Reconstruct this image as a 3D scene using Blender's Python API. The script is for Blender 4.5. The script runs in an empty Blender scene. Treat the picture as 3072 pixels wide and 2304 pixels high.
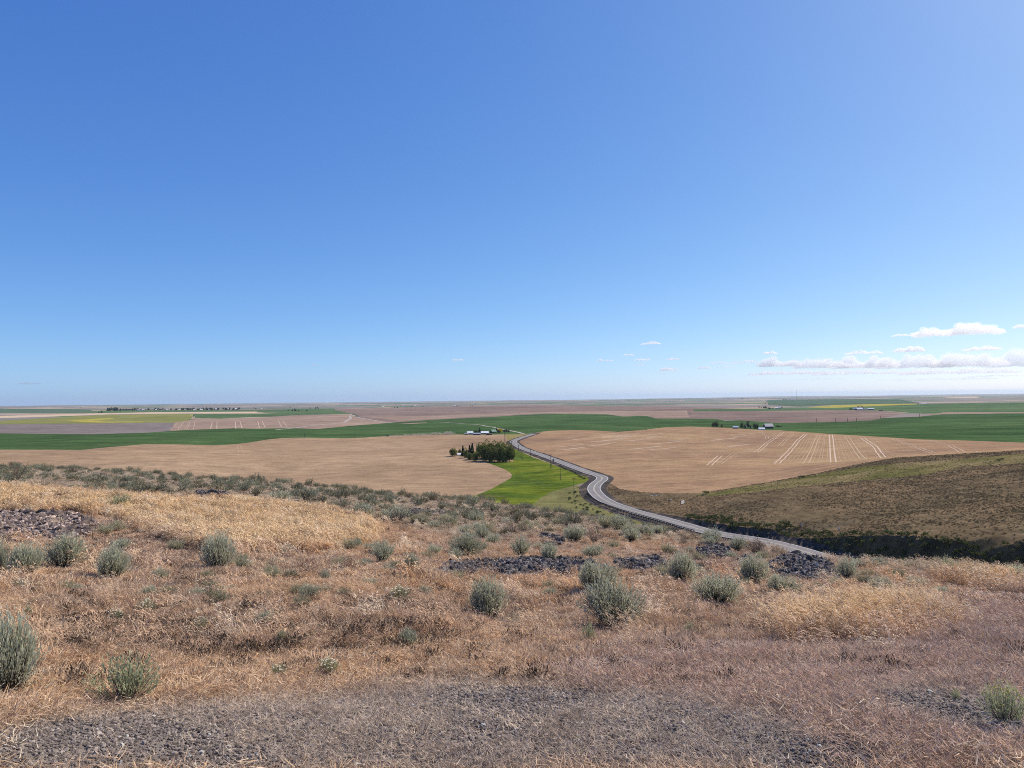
import bpy, math, random
import numpy as np
from mathutils import Vector, Matrix, Euler
from mathutils.geometry import delaunay_2d_cdt

rnd = random.Random(7)
rng = np.random.default_rng(7)
scene = bpy.context.scene
COL = scene.collection
D = bpy.data

# ------------------------------------------------------------------ camera
F = 2131.0                       # focal length in pixels of the 3072 x 2304 photograph
PITCH, ROLL = math.atan(38 / F), 0.0105
fw = Vector((0, math.cos(PITCH), math.sin(PITCH)))
r0, u0 = Vector((1, 0, 0)), Vector((0, -math.sin(PITCH), math.cos(PITCH)))
rt = r0 * math.cos(ROLL) - u0 * math.sin(ROLL)
up = u0 * math.cos(ROLL) + r0 * math.sin(ROLL)
cd = D.cameras.new('camera')
cd.sensor_width, cd.lens = 36, 36 * F / 3072
cd.clip_start, cd.clip_end = 0.05, 300000
cam = D.objects.new('camera', cd)
cam.matrix_world = Matrix((rt, up, -fw)).transposed().to_4x4()
COL.objects.link(cam)
scene.camera = cam

# ------------------------------------------------------------------ sky, sun, exposure
SUN_AZ, SUN_EL = math.radians(57), math.radians(44)
w = D.worlds.new('World')
scene.world = w
w.use_nodes = True
nt = w.node_tree
bg = nt.nodes['Background']
sky = nt.nodes.new('ShaderNodeTexSky')
sky.sky_type = 'NISHITA'
sky.sun_disc = False
sky.sun_elevation = SUN_EL
sky.sun_rotation = SUN_AZ
sky.altitude = 600
sky.air_density, sky.dust_density, sky.ozone_density = 0.6, 1.0, 4.0
# the camera's rendering of sky colour: a power and a gain per channel
STR = 0.1
sep, com = nt.nodes.new('ShaderNodeSeparateColor'), nt.nodes.new('ShaderNodeCombineColor')
nt.links.new(sky.outputs[0], sep.inputs[0])
for k, (p_, g_) in enumerate(((1.08, 0.25), (0.85, 0.19), (0.50, 0.17))):
    pw, ml = nt.nodes.new('ShaderNodeMath'), nt.nodes.new('ShaderNodeMath')
    pw.operation, ml.operation = 'POWER', 'MULTIPLY'
    pw.inputs[1].default_value = p_
    ml.inputs[1].default_value = math.exp(g_) * STR ** p_ / STR
    nt.links.new(sep.outputs[k], pw.inputs[0])
    nt.links.new(pw.outputs[0], ml.inputs[0])
    nt.links.new(ml.outputs[0], com.inputs[k])
nt.links.new(com.outputs[0], bg.inputs[0])
bg.inputs[1].default_value = STR
sl = D.lights.new('sun', 'SUN')
sl.energy, sl.angle, sl.color = 5.0, math.radians(0.55), (1.0, 0.91, 0.79)
sun = D.objects.new('sun', sl)
SDIR = Vector((math.sin(SUN_AZ) * math.cos(SUN_EL), math.cos(SUN_AZ) * math.cos(SUN_EL), math.sin(SUN_EL)))
sun.rotation_euler = SDIR.to_track_quat('Z', 'Y').to_euler()
sun.location = SDIR * 60
COL.objects.link(sun)
scene.view_settings.view_transform = 'Standard'
scene.view_settings.look = 'None'
scene.view_settings.exposure = 0.0
scene.view_settings.gamma = 1.0
scene.view_settings.use_curve_mapping = False
scene.render.engine = 'CYCLES'
cy = scene.cycles
cy.max_bounces, cy.diffuse_bounces, cy.glossy_bounces, cy.transmission_bounces = 6, 3, 2, 3
cy.volume_bounces, cy.transparent_max_bounces = 3, 32
cy.filter_width = 1.0
cy.sample_clamp_indirect, cy.sample_clamp_direct = 1.0, 1.8
cy.use_denoising = False
cy.denoiser = 'OPENIMAGEDENOISE'
cy.denoising_input_passes = 'RGB_ALBEDO_NORMAL'
cy.denoising_prefilter = 'ACCURATE'


# ------------------------------------------------------------------ helpers
def tag(o, label=None, cat=None, group=None, kind=None):
    if label: o['label'] = label
    if cat: o['category'] = cat
    if group: o['group'] = group
    if kind: o['kind'] = kind
    return o


def mesh_obj(name, verts, faces, mat=None, parent=None, smooth=False):
    me = D.meshes.new(name)
    me.from_pydata([tuple(v) for v in verts], [], [tuple(f) for f in faces])
    me.update()
    return link_mesh(name, me, mat, parent, smooth)


def link_mesh(name, me, mat=None, parent=None, smooth=False):
    if mat and not me.materials: me.materials.append(mat)
    if smooth: me.polygons.foreach_set('use_smooth', np.ones(len(me.polygons), bool))
    o = D.objects.new(name, me)
    COL.objects.link(o)
    if parent: o.parent = parent
    return o


def empty(name, loc, rz=0.0, scale=None):
    o = D.objects.new(name, None)
    o.empty_display_size = 0.3
    o.location, o.rotation_euler = loc, (0, 0, rz)
    if scale: o.scale = scale
    COL.objects.link(o)
    return o


class MB:
    """collects simple solids into one mesh"""
    def __init__(s): s.v, s.f = [], []
    def add(s, v, f):
        k = len(s.v)
        s.v += [tuple(a) for a in v]
        s.f += [tuple(i + k for i in q) for q in f]
        return s
    def box(s, x0, x1, y0, y1, z0, z1):
        v = [(x, y, z) for z in (z0, z1) for x, y in ((x0, y0), (x1, y0), (x1, y1), (x0, y1))]
        return s.add(v, [(3, 2, 1, 0), (4, 5, 6, 7), (0, 1, 5, 4), (1, 2, 6, 5), (2, 3, 7, 6), (3, 0, 4, 7)])
    def tube(s, p, q, ra, rb, n=6):
        p, q = Vector(p), Vector(q)
        d = (q - p).normalized()
        a = d.orthogonal().normalized()
        b = d.cross(a)
        v = []
        for c, r in ((p, ra), (q, rb)):
            for i in range(n):
                t = 2 * math.pi * i / n
                v.append(c + (a * math.cos(t) + b * math.sin(t)) * r)
        f = [(i, (i + 1) % n, n + (i + 1) % n, n + i) for i in range(n)] + [tuple(range(n - 1, -1, -1)), tuple(range(n, 2 * n))]
        return s.add(v, f)
    def prism(s, prof, y0, y1):
        n = len(prof)
        v = [(x, y0, z) for x, z in prof] + [(x, y1, z) for x, z in prof]
        f = [(i, (i + 1) % n, n + (i + 1) % n, n + i) for i in range(n)]
        return s.add(v, f + [tuple(range(n - 1, -1, -1)), tuple(range(n, 2 * n))])
    def build(s, name, mat, parent=None, smooth=False):
        return mesh_obj(name, s.v, s.f, mat, parent, smooth)


# ------------------------------------------------------------------ materials
def new_mat(name):
    m = D.materials.new(name)
    m.use_nodes = True
    nt = m.node_tree
    b = nt.nodes['Principled BSDF']
    b.inputs['Roughness'].default_value = 0.95
    b.inputs['Specular IOR Level'].default_value = 0.1
    return m, nt, b


def N(nt, typ, **kw):
    n = nt.nodes.new(typ)
    for k, v in kw.items(): setattr(n, k, v)
    return n


def noise(nt, scale, detail=4, rough=0.6, vec=None, dist=0.0):
    n = N(nt, 'ShaderNodeTexNoise')
    n.inputs['Scale'].default_value = scale
    n.inputs['Detail'].default_value = detail
    n.inputs['Roughness'].default_value = rough
    n.inputs['Distortion'].default_value = dist
    if vec is not None: nt.links.new(vec, n.inputs['Vector'])
    return n


def ramp(nt, fac, stops):
    r = N(nt, 'ShaderNodeValToRGB')
    e = r.color_ramp.elements
    while len(e) < len(stops): e.new(0.5)
    for k, (p, c) in enumerate(stops):
        e[k].position = p
        e[k].color = (*c, 1) if len(c) == 3 else c
    nt.links.new(fac, r.inputs[0])
    return r


def mul(nt, a, b, fac=1.0):
    m = N(nt, 'ShaderNodeMix', data_type='RGBA', blend_type='MULTIPLY')
    m.inputs[0].default_value = fac
    nt.links.new(a, m.inputs[6]); nt.links.new(b, m.inputs[7])
    return m.outputs[2]


def g(v): return (v, v, v)


def plain(name, c, var=0.15, scale=3.0, rough=0.8):
    m, nt, b = new_mat(name)
    tc = N(nt, 'ShaderNodeTexCoord')
    n = noise(nt, scale, 4, 0.6, tc.outputs['Object'])
    r = ramp(nt, n.outputs[0], [(0.3, tuple(x * (1 - var) for x in c)), (0.7, tuple(min(1, x * (1 + var)) for x in c))])
    nt.links.new(r.outputs[0], b.inputs['Base Color'])
    b.inputs['Roughness'].default_value = rough
    return m


def field(name, stops, big=0.004, mid=0.03, fine=0.25, streak=None, contrast=(0.75, 1.2), stripe=None):
    """crop or soil: broad colour patches, drill streaks along one heading, fine mottling"""
    m, nt, b = new_mat(name)
    geo = N(nt, 'ShaderNodeNewGeometry')
    P = geo.outputs['Position']
    n1 = noise(nt, big, 5, 0.55, P, 0.4)
    c = ramp(nt, n1.outputs[0], stops).outputs[0]
    if streak:
        ang, sx, sy = streak
        mp = N(nt, 'ShaderNodeMapping')
        mp.inputs['Rotation'].default_value = (0, 0, ang)
        mp.inputs['Scale'].default_value = (sx, sy, 0.0)
        nt.links.new(P, mp.inputs['Vector'])
        n2 = noise(nt, 1.0, 5, 0.65, mp.outputs[0])
        c = mul(nt, c, ramp(nt, n2.outputs[0], [(0.3, g(contrast[0])), (0.7, g(contrast[1]))]).outputs[0])
    n3 = noise(nt, mid, 6, 0.7, P)
    c = mul(nt, c, ramp(nt, n3.outputs[0], [(0.32, g(contrast[0])), (0.68, g(contrast[1]))]).outputs[0])
    n4 = noise(nt, fine, 3, 0.7, P)
    c = mul(nt, c, ramp(nt, n4.outputs[0], [(0.3, g(0.8)), (0.7, g(1.2))]).outputs[0])
    nt.links.new(c, b.inputs['Base Color'])
    b.inputs['Specular IOR Level'].default_value = 0.0
    return m


def attr_mat(name, attr, where='GEOMETRY', trans=0.0, var=0.25, vscale=30.0, rough=0.9, bump=0.0):
    m, nt, b = new_mat(name)
    a = N(nt, 'ShaderNodeAttribute', attribute_name=attr)
    a.attribute_type = where
    tc = N(nt, 'ShaderNodeNewGeometry')
    n = noise(nt, vscale, 4, 0.7, tc.outputs['Position'])
    c = mul(nt, a.outputs['Color'], ramp(nt, n.outputs[0], [(0.3, g(1 - var)), (0.7, g(1 + var))]).outputs[0])
    nt.links.new(c, b.inputs['Base Color'])
    b.inputs['Roughness'].default_value = rough
    b.inputs['Specular IOR Level'].default_value = 0.15
    if bump:
        bp = N(nt, 'ShaderNodeBump')
        bp.inputs['Strength'].default_value = 0.9
        bp.inputs['Distance'].default_value = bump
        nt.links.new(n.outputs[0], bp.inputs['Height'])
        nt.links.new(bp.outputs[0], b.inputs['Normal'])
    if trans:
        t = N(nt, 'ShaderNodeBsdfTranslucent')
        mx = N(nt, 'ShaderNodeMixShader')
        mx.inputs[0].default_value = trans
        nt.links.new(c, t.inputs['Color'])
        nt.links.new(b.outputs[0], mx.inputs[1]); nt.links.new(t.outputs[0], mx.inputs[2])
        nt.links.new(mx.outputs[0], nt.nodes['Material Output'].inputs[0])
    return m


def leaf_mat(name, c1, c2, trans=0.3, scale=1.5, per_object=0.25):
    """foliage: tone varies over the crown by noise and from plant to plant"""
    m, nt, b = new_mat(name)
    tc = N(nt, 'ShaderNodeTexCoord')
    n = noise(nt, scale, 3, 0.7, tc.outputs['Object'])
    c = ramp(nt, n.outputs[0], [(0.3, c1), (0.7, c2)]).outputs[0]
    oi = N(nt, 'ShaderNodeObjectInfo')
    c = mul(nt, c, ramp(nt, oi.outputs['Random'], [(0, g(1 - per_object)), (1, g(1 + per_object))]).outputs[0])
    nt.links.new(c, b.inputs['Base Color'])
    t = N(nt, 'ShaderNodeBsdfTranslucent')
    nt.links.new(c, t.inputs['Color'])
    mx = N(nt, 'ShaderNodeMixShader')
    mx.inputs[0].default_value = trans
    nt.links.new(b.outputs[0], mx.inputs[1]); nt.links.new(t.outputs[0], mx.inputs[2])
    nt.links.new(mx.outputs[0], nt.nodes['Material Output'].inputs[0])
    return m


# ------------------------------------------------------------------ numeric helpers
_perm = np.random.default_rng(3).random((256, 256)) * 2 - 1


def vnoise(x, y, s=0):
    x, y = np.asarray(x, float) + 17.3 * s, np.asarray(y, float) - 9.1 * s
    i, j = np.floor(x).astype(int), np.floor(y).astype(int)
    u, v = x - i, y - j
    u, v = u * u * u * (u * (6 * u - 15) + 10), v * v * v * (v * (6 * v - 15) + 10)
    P = lambda a, b: _perm[(a + 31 * s) % 256, (b + 57 * s) % 256]
    return (P(i, j) * (1 - u) + P(i + 1, j) * u) * (1 - v) + (P(i, j + 1) * (1 - u) + P(i + 1, j + 1) * u) * v


def fbm(x, y, s=0, o=3):
    return sum(vnoise(x * 2 ** k, y * 2 ** k, s + k) * 0.5 ** k for k in range(o))


def sstep(a, b, x):
    t = np.clip((x - a) / (b - a), 0, 1)
    return t * t * (3 - 2 * t)


def pchip(xs, ys, q):
    xs, ys = np.asarray(xs, float), np.asarray(ys, float)
    h = np.diff(xs)
    d = np.diff(ys) / h
    m = np.zeros(len(xs))
    for k in range(1, len(xs) - 1):
        if d[k - 1] * d[k] > 0:
            w1, w2 = 2 * h[k] + h[k - 1], h[k] + 2 * h[k - 1]
            m[k] = (w1 + w2) / (w1 / d[k - 1] + w2 / d[k])
    m[0], m[-1] = d[0], d[-1]
    q = np.clip(q, xs[0], xs[-1])
    i = np.clip(np.searchsorted(xs, q) - 1, 0, len(xs) - 2)
    t = (q - xs[i]) / h[i]
    t2, t3 = t * t, t * t * t
    return (2 * t3 - 3 * t2 + 1) * ys[i] + (t3 - 2 * t2 + t) * h[i] * m[i] + (3 * t2 - 2 * t3) * ys[i + 1] + (t3 - t2) * h[i] * m[i + 1]


RT, UP, FW = np.array(rt), np.array(up), np.array(fw)


def ray(px, py):
    d = FW * F + RT * (px - 1536) - UP * (py - 1152)
    return d / np.linalg.norm(d)


def project(p):
    p = np.asarray(p, float)
    z = p @ FW
    return 1536 + F * (p @ RT) / z, 1152 - F * (p @ UP) / z


# ------------------------------------------------------------------ the lie of the land: radial profiles surveyed from the viewpoint
# each entry is (distance, sight line) or (distance, -drop below eye)
FAR = lambda l, *o: [(r, l + d) for r, d in o]
PROF = {
    0: [(3.1, 2304), (5.6, 2000), (13, 1700), (20, 1600), (34, 1512), (55, 1456), (80, 1419), (105, 1403), (150, -16), (240, -38),
        (400, -57), (600, -62), (760, 1381), (930, 1349), (1300, 1311), (1450, 1301), (2200, 1271), (3300, 1251), (5200, 1236), (9000, 1226.5), (20000, 1220), (42000, 1218.5)],
    400: [(3.1, 2304), (5.5, 2000), (12.5, 1720), (20, 1610), (34, 1520), (55, 1464), (75, 1436), (95, 1419), (150, -18), (240, -40),
          (400, -56), (560, -59), (680, 1387), (930, 1337), (1350, 1302), (1550, 1292), (2200, 1266), (3300, 1246), (5200, 1231), (9000, 1222), (20000, 1215.5), (42000, 1214)],
    800: [(3.1, 2304), (5.2, 2000), (12, 1720), (19, 1620), (32, 1540), (50, 1485), (66, 1462), (80, 1449), (140, -19), (240, -40),
          (400, -56), (520, -58.5), (600, -60), (680, 1386), (950, 1336), (1350, 1298), (1550, 1286), (2200, 1262), (3300, 1242), (5200, 1227), (9000, 1217.5), (20000, 1211), (42000, 1209.5)],
    1200: [(3.1, 2304), (5, 2000), (11, 1740), (18, 1640), (30, 1572), (45, 1522), (64, 1488), (120, -18), (240, -40), (380, -54), (460, -57), (520, -58),
           (650, 1386), (930, 1332), (1180, 1307), (1350, 1294), (1550, 1282), (2200, 1257), (3300, 1237), (5200, 1222), (9000, 1213), (20000, 1206.5), (42000, 1205)],
    1536: [(3.1, 2304), (5, 2000), (9, 1860), (16.5, 1695), (28, 1610), (42, 1556), (58, 1518), (120, -21), (240, -42), (340, -54), (400, -55.5),
           (600, 1392), (800, 1342), (1030, 1309), (1200, 1292), (1500, 1278), (2200, 1254), (3300, 1234), (5200, 1219), (9000, 1209), (20000, 1202.5), (42000, 1201)],
    1900: [(3.1, 2304), (5, 2000), (9, 1850), (16, 1696), (26, 1634), (44, 1580), (100, -19.8), (200, -41.5), (285, -52), (335, -53.5), (400, -54.3),
           (500, 1418), (650, 1362), (850, 1322), (1080, 1292), (1250, -60), (1450, -62), (2200, 1249), (3300, 1230), (5200, 1215), (9000, 1205), (20000, 1198.5), (42000, 1197)],
    2300: [(3.1, 2304), (5, 2000), (9, 1850), (15, 1738), (22, 1694), (34, 1658), (60, -13.9), (120, -28), (200, -43.5), (236, -46.5), (243, -46.6), (250, 1586), (270, 1552), (315, 1500),
           (390, 1448), (460, 1420), (550, 1390), (770, 1340), (1000, 1302), (1180, 1284), (1300, -58), (1450, -60), (1700, 1263), (2200, 1246), (3300, 1226), (5200, 1211),
           (9000, 1201), (20000, 1193), (42000, 1189.5)],
    2700: [(3.1, 2304), (5, 2010), (9, 1840), (14, 1762), (23, 1712), (50, -13), (110, -27.5), (160, -39), (182, -43), (186, -42.6), (191, 1640), (198, 1618), (300, 1490),
           (400, 1405), (440, 1372), (560, -45), (700, 1345), (900, 1313), (1350, 1276), (1550, 1264), (2200, 1242), (3300, 1222), (5200, 1207), (9000, 1197), (20000, 1189.5), (42000, 1186)],
    3072: [(3.1, 2304), (5, 2010), (9, 1850), (14, 1784), (21, 1746), (40, -10.4), (90, -24.5), (145, -39.5), (166, -42.5), (171, -42.3), (176, 1640), (183, 1615), (250, 1500), (320, 1425),
           (400, 1370), (450, 1350), (620, -39.8), (800, 1328), (950, 1314), (1350, 1270), (1550, 1262), (2200, 1238), (3300, 1218), (5200, 1203), (9000, 1193), (20000, 1185.5), (42000, 1181)],
}
C_AZ, C_PROF = [], []
for px, lst in PROF.items():
    d0 = ray(px, 1190 - 0.0105 * (px - 1536))
    C_AZ.append(math.atan2(d0[0], d0[1]))
    xs, zs = [0.0], [-1.6]
    for r, q in lst:
        xs.append(math.log(r))
        if q < 0: zs.append(q)
        else:
            d = ray(px, q)
            zs.append(r * d[2] / math.hypot(d[0], d[1]))
    zs[0] = max(zs[1], -1.62)
    C_PROF.append((np.array(xs), np.array(zs)))
C_AZ = np.array(C_AZ)


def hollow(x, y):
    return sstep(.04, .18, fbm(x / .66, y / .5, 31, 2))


def base_z(x, y):
    x, y = np.asarray(x, float), np.asarray(y, float)
    r = np.maximum(np.hypot(x, y), 1.0)
    az = np.arctan2(x, y)
    lr = np.log(r)
    Z = np.stack([pchip(a, b, lr) for a, b in C_PROF])
    mean = Z.mean(0)
    q = np.clip(az, C_AZ[0], C_AZ[-1])
    i = np.clip(np.searchsorted(C_AZ, q) - 1, 0, len(C_AZ) - 2)
    h = C_AZ[i + 1] - C_AZ[i]
    t = (q - C_AZ[i]) / h
    I = np.arange(len(r))
    z1, z2 = Z[i, I], Z[i + 1, I]
    i0, i3 = np.maximum(i - 1, 0), np.minimum(i + 2, len(C_AZ) - 1)
    m1 = (z2 - Z[i0, I]) / np.maximum(C_AZ[i + 1] - C_AZ[i0], 1e-6) * h
    m2 = (Z[i3, I] - z1) / np.maximum(C_AZ[i3] - C_AZ[i], 1e-6) * h
    t2, t3 = t * t, t ** 3
    z = (2 * t3 - 3 * t2 + 1) * z1 + (t3 - 2 * t2 + t) * m1 + (3 * t2 - 2 * t3) * z2 + (t3 - t2) * m2
    z = z + (mean - z) * sstep(1.2, 2.4, np.abs(az))
    z += np.where(r < 60, 0.03 * fbm(x / .6, y / .6, 7, 2) * sstep(2.5, 5, r) - .035 * hollow(x, y) * sstep(3.5, 6, r), 0)
    z += np.where(r < 200, 0.05 * fbm(x / 2.3, y / 2.3, 1, 3) * sstep(2, 8, r) + 0.16 * fbm(x / 9, y / 9, 2, 2) * sstep(8, 25, r), 0)
    z += .42 * fbm((x + .5 * y) / 5.5, (y - .5 * x) / 14, 8, 2) * sstep(222, 262, r) * (1 - sstep(400, 480, r)) * sstep(.13, .24, az)
    z += 0.35 * fbm(x / 26, y / 26, 3, 2) * sstep(120, 240, r) * (1 - sstep(900, 1600, r))
    z += 1.5 * fbm(x / 210, y / 210, 4, 2) * sstep(450, 1100, r)
    z += 5.0 * fbm(x / 900, y / 900, 5, 2) * sstep(1500, 3500, r)
    z += 16. * fbm(x / 3600, y / 3600, 6, 2) * sstep(4500, 9000, r)
    return z


def march(px, py, zf, rmin=3.0, rmax=41000.0):
    d = ray(px, py)
    hd = math.hypot(d[0], d[1])
    rs = np.exp(np.linspace(math.log(rmin), math.log(rmax), 1100))
    x, y = rs * d[0] / hd, rs * d[1] / hd
    gap = rs * d[2] / hd - zf(x, y)
    k = np.where(gap < 0)[0]
    k = k[0] if len(k) else len(rs) - 1
    if k == 0: r = rs[0]
    else:
        a, b = gap[k - 1], gap[k]
        t = np.clip(a / (a - b), 0, 1) if a != b else 0
        r = rs[k - 1] + (rs[k] - rs[k - 1]) * t
    return r * d[0] / hd, r * d[1] / hd


# ------------------------------------------------------------------ road alignment
ROAD_PIX = [(1603, 1302), (1585, 1308), (1568, 1313), (1553, 1318), (1543, 1322), (1539, 1326), (1544, 1332), (1560, 1344), (1600, 1358), (1660, 1379), (1713, 1400),
            (1767, 1420.5), (1797, 1428), (1809, 1434), (1806, 1441), (1796, 1448), (1786, 1456), (1781, 1465), (1782, 1474), (1791, 1486), (1810, 1501), (1838, 1516), (1862, 1525),
            (1900, 1536), (1960, 1553), (2020, 1567), (2068, 1577), (2147, 1594), (2250, 1612), (2355, 1628)]
rp = [march(px, py, base_z, 150) for px, py in ROAD_PIX]
a0 = np.array(rp[0]); a1 = np.array((60.0, 1300.0))
rp = list(rp)
for az, r in ((28.6, 182), (35.8, 166), (45, 152), (58, 146), (75, 150), (100, 170)):
    rp.append((math.sin(math.radians(az)) * r, math.cos(math.radians(az)) * r))
rp = np.array(rp)


def resample(p, step):
    for _ in range(2):      # Chaikin smoothing
        q = [p[0]]
        for a, b in zip(p[:-1], p[1:]):
            q += [a * .75 + b * .25, a * .25 + b * .75]
        p = np.array(q + [p[-1]])
    s = np.concatenate([[0], np.cumsum(np.linalg.norm(np.diff(p, axis=0), axis=1))])
    t = np.arange(0, s[-1], step)
    return np.stack([np.interp(t, s, p[:, k]) for k in (0, 1)], 1)


ROAD = resample(rp, 3.0)
kz = np.hanning(27); kz /= kz.sum()
rz_ = base_z(ROAD[:, 0], ROAD[:, 1])
ROADZ = np.convolve(np.pad(rz_, 13, 'edge'), kz, 'valid') + 0.45
rr_ = np.hypot(ROAD[:, 0], ROAD[:, 1])
ia = int(np.argmax(rr_ < 300))
ib = int(np.argmin(np.hypot(ROAD[:, 0] - 182 * math.sin(.499), ROAD[:, 1] - 182 * math.cos(.499))))
ROADZ[ia:ib] = np.linspace(ROADZ[ia], -42.8, ib - ia)
ROADZ[ib:] = -42.6
ROADZ = np.convolve(np.pad(ROADZ, 13, 'edge'), kz, 'valid')
k5 = np.hanning(9); k5 /= k5.sum()
ROAD = np.stack([np.convolve(np.pad(ROAD[:, k], 4, 'edge'), k5, 'valid') for k in (0, 1)], 1)
TAN = np.gradient(ROAD, axis=0)
TAN /= np.linalg.norm(TAN, axis=1)[:, None]
NOR = np.stack([-TAN[:, 1], TAN[:, 0]], 1)      # left of travel; travel is towards the viewer, so this is picture right


def road_rel(x, y):
    """signed distance from the centre line and road level, for points near it"""
    d = np.full(len(x), 1e9); sd = np.full(len(x), 1e9); z = np.zeros(len(x))
    near = np.where((np.hypot(x, y) < 1700) & (np.hypot(x, y) > 110) & (y > -60))[0]
    for s in range(0, len(near), 4000):
        I = near[s:s + 4000]
        dd = (x[I, None] - ROAD[None, :, 0]) ** 2 + (y[I, None] - ROAD[None, :, 1]) ** 2
        k = dd.argmin(1)
        ex, ey = x[I] - ROAD[k, 0], y[I] - ROAD[k, 1]
        along = ex * TAN[k, 0] + ey * TAN[k, 1]
        lat = ex * NOR[k, 0] + ey * NOR[k, 1]
        kk = np.clip(k + along / 3.0, 0, len(ROAD) - 1)
        z[I] = np.interp(kk, np.arange(len(ROAD)), ROADZ)
        d[I] = np.sqrt(dd.min(1)); sd[I] = lat
    return d, sd, z


def ground_z(x, y):
    x, y = np.atleast_1d(np.asarray(x, float)), np.atleast_1d(np.asarray(y, float))
    z = base_z(x, y)
    d, sd, rz = road_rel(x, y)
    I = d < 40
    if I.any():
        a = np.abs(sd[I]); a = np.maximum(a, 0)
        flat = rz[I] - 0.25 - 0.06 * np.maximum(a - 4.2, 0)
        wob = 0.5 * fbm(x[I] / 7, y[I] / 7, 9, 2)
        cut = flat + np.maximum(a - 6.3 + wob * 1.6 + .5 * vnoise(x[I] / 1.3, y[I] / 1.3, 12), 0) * 1.5
        bench = (sd[I] > 0) & (np.hypot(x[I], y[I]) < 232) & (np.arctan2(x[I], y[I]) > .45)
        z[I] = np.where(bench, np.maximum(z[I], rz[I] + 5.6 + wob), z[I])
        fill = flat - np.maximum(a - 6.0, 0) * 0.5
        cut = np.where((sd[I] < 0) & (np.hypot(x[I], y[I]) < 330), flat + .05 * np.maximum(a - 10, 0), cut)
        zz = np.where(a < 6.0, flat, np.clip(z[I], np.minimum(fill, cut), cut))
        z[I] = zz
    return z


def at(px, py, rmin=3.0):
    x, y = march(px, py, ground_z, rmin)
    return float(x), float(y), float(ground_z(x, y)[0])


def view_depth(x, y, z):
    return float(np.dot((x, y, z), FW))


def poly_pix(pts, rmin=140.0, step=14):
    """picture outline of a field -> its outline on the ground"""
    out = []
    n = len(pts)
    for k in range(n):
        a, b = pts[k], pts[(k + 1) % n]
        m = max(1, int(math.hypot(b[0] - a[0], b[1] - a[1]) / step))
        for j in range(m):
            t = j / m
            out.append(march(a[0] + (b[0] - a[0]) * t, a[1] + (b[1] - a[1]) * t, base_z, rmin))
    return np.array(out)


# ------------------------------------------------------------------ field outlines
TANL_TOP = [(-60, 1350), (0, 1349), (170, 1349), (243, 1350), (300, 1344), (430, 1333), (530, 1333), (640, 1336), (700, 1333), (744, 1328), (800, 1319), (848, 1314), (918, 1313), (1022, 1315),
            (1091, 1313), (1161, 1308), (1334, 1303), (1408, 1304), (1480, 1304), (1512, 1303)]
GREEN_TOP_L = [(-60, 1301), (0, 1300), (270, 1303), (440, 1298), (555, 1290), (700, 1285), (768, 1286), (862, 1284), (952, 1287), (1057, 1277), (1175, 1268), (1240, 1263), (1300, 1259), (1408, 1253.7),
               (1474, 1251), (1543, 1246), (1647, 1241), (1751, 1241.6), (1821, 1243), (1869, 1249.6), (1890, 1249), (1918, 1247), (1942, 1248.5), (1967, 1255.5), (2068, 1256)]
GREEN_TOP_R = [(2080, 1256), (2145, 1256), (2175, 1262.5), (2220, 1261), (2290, 1266), (2340, 1269), (2443, 1267), (2547, 1265), (2616, 1261), (2651, 1254), (2755, 1250), (2825, 1243), (3072, 1240), (3140, 1240)]
TANR_TOP = [(1602, 1298), (1647, 1292.5), (1717, 1290), (1786, 1291.5), (1855, 1295.5), (1925, 1290), (1994, 1282), (2068, 1279.5), (2180, 1283.5), (2240, 1287), (2300, 1291), (2339, 1291), (2478, 1301),
            (2599, 1308), (2755, 1318), (2894, 1321.5), (3072, 1328), (3140, 1330)]
HILL_TOP = [(1835, 1452), (1860, 1468), (1930, 1477), (2000, 1480), (2102, 1480), (2200, 1463), (2304, 1446), (2450, 1420), (2560, 1395), (2686, 1373), (2850, 1363), (3072, 1351), (3140, 1348)]
PAST = [(1430, 1485), (1474, 1467), (1508, 1448), (1533, 1434), (1536, 1424), (1522, 1412), (1494, 1400), (1456, 1386), (1540, 1384), (1543, 1346), (1600, 1372), (1655, 1392), (1700, 1410), (1775, 1436),
        (1752, 1449), (1700, 1462), (1655, 1475), (1625, 1492), (1600, 1512), (1500, 1520)]
far_plain = [(-60, 1300), (0, 1300)]
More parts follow.
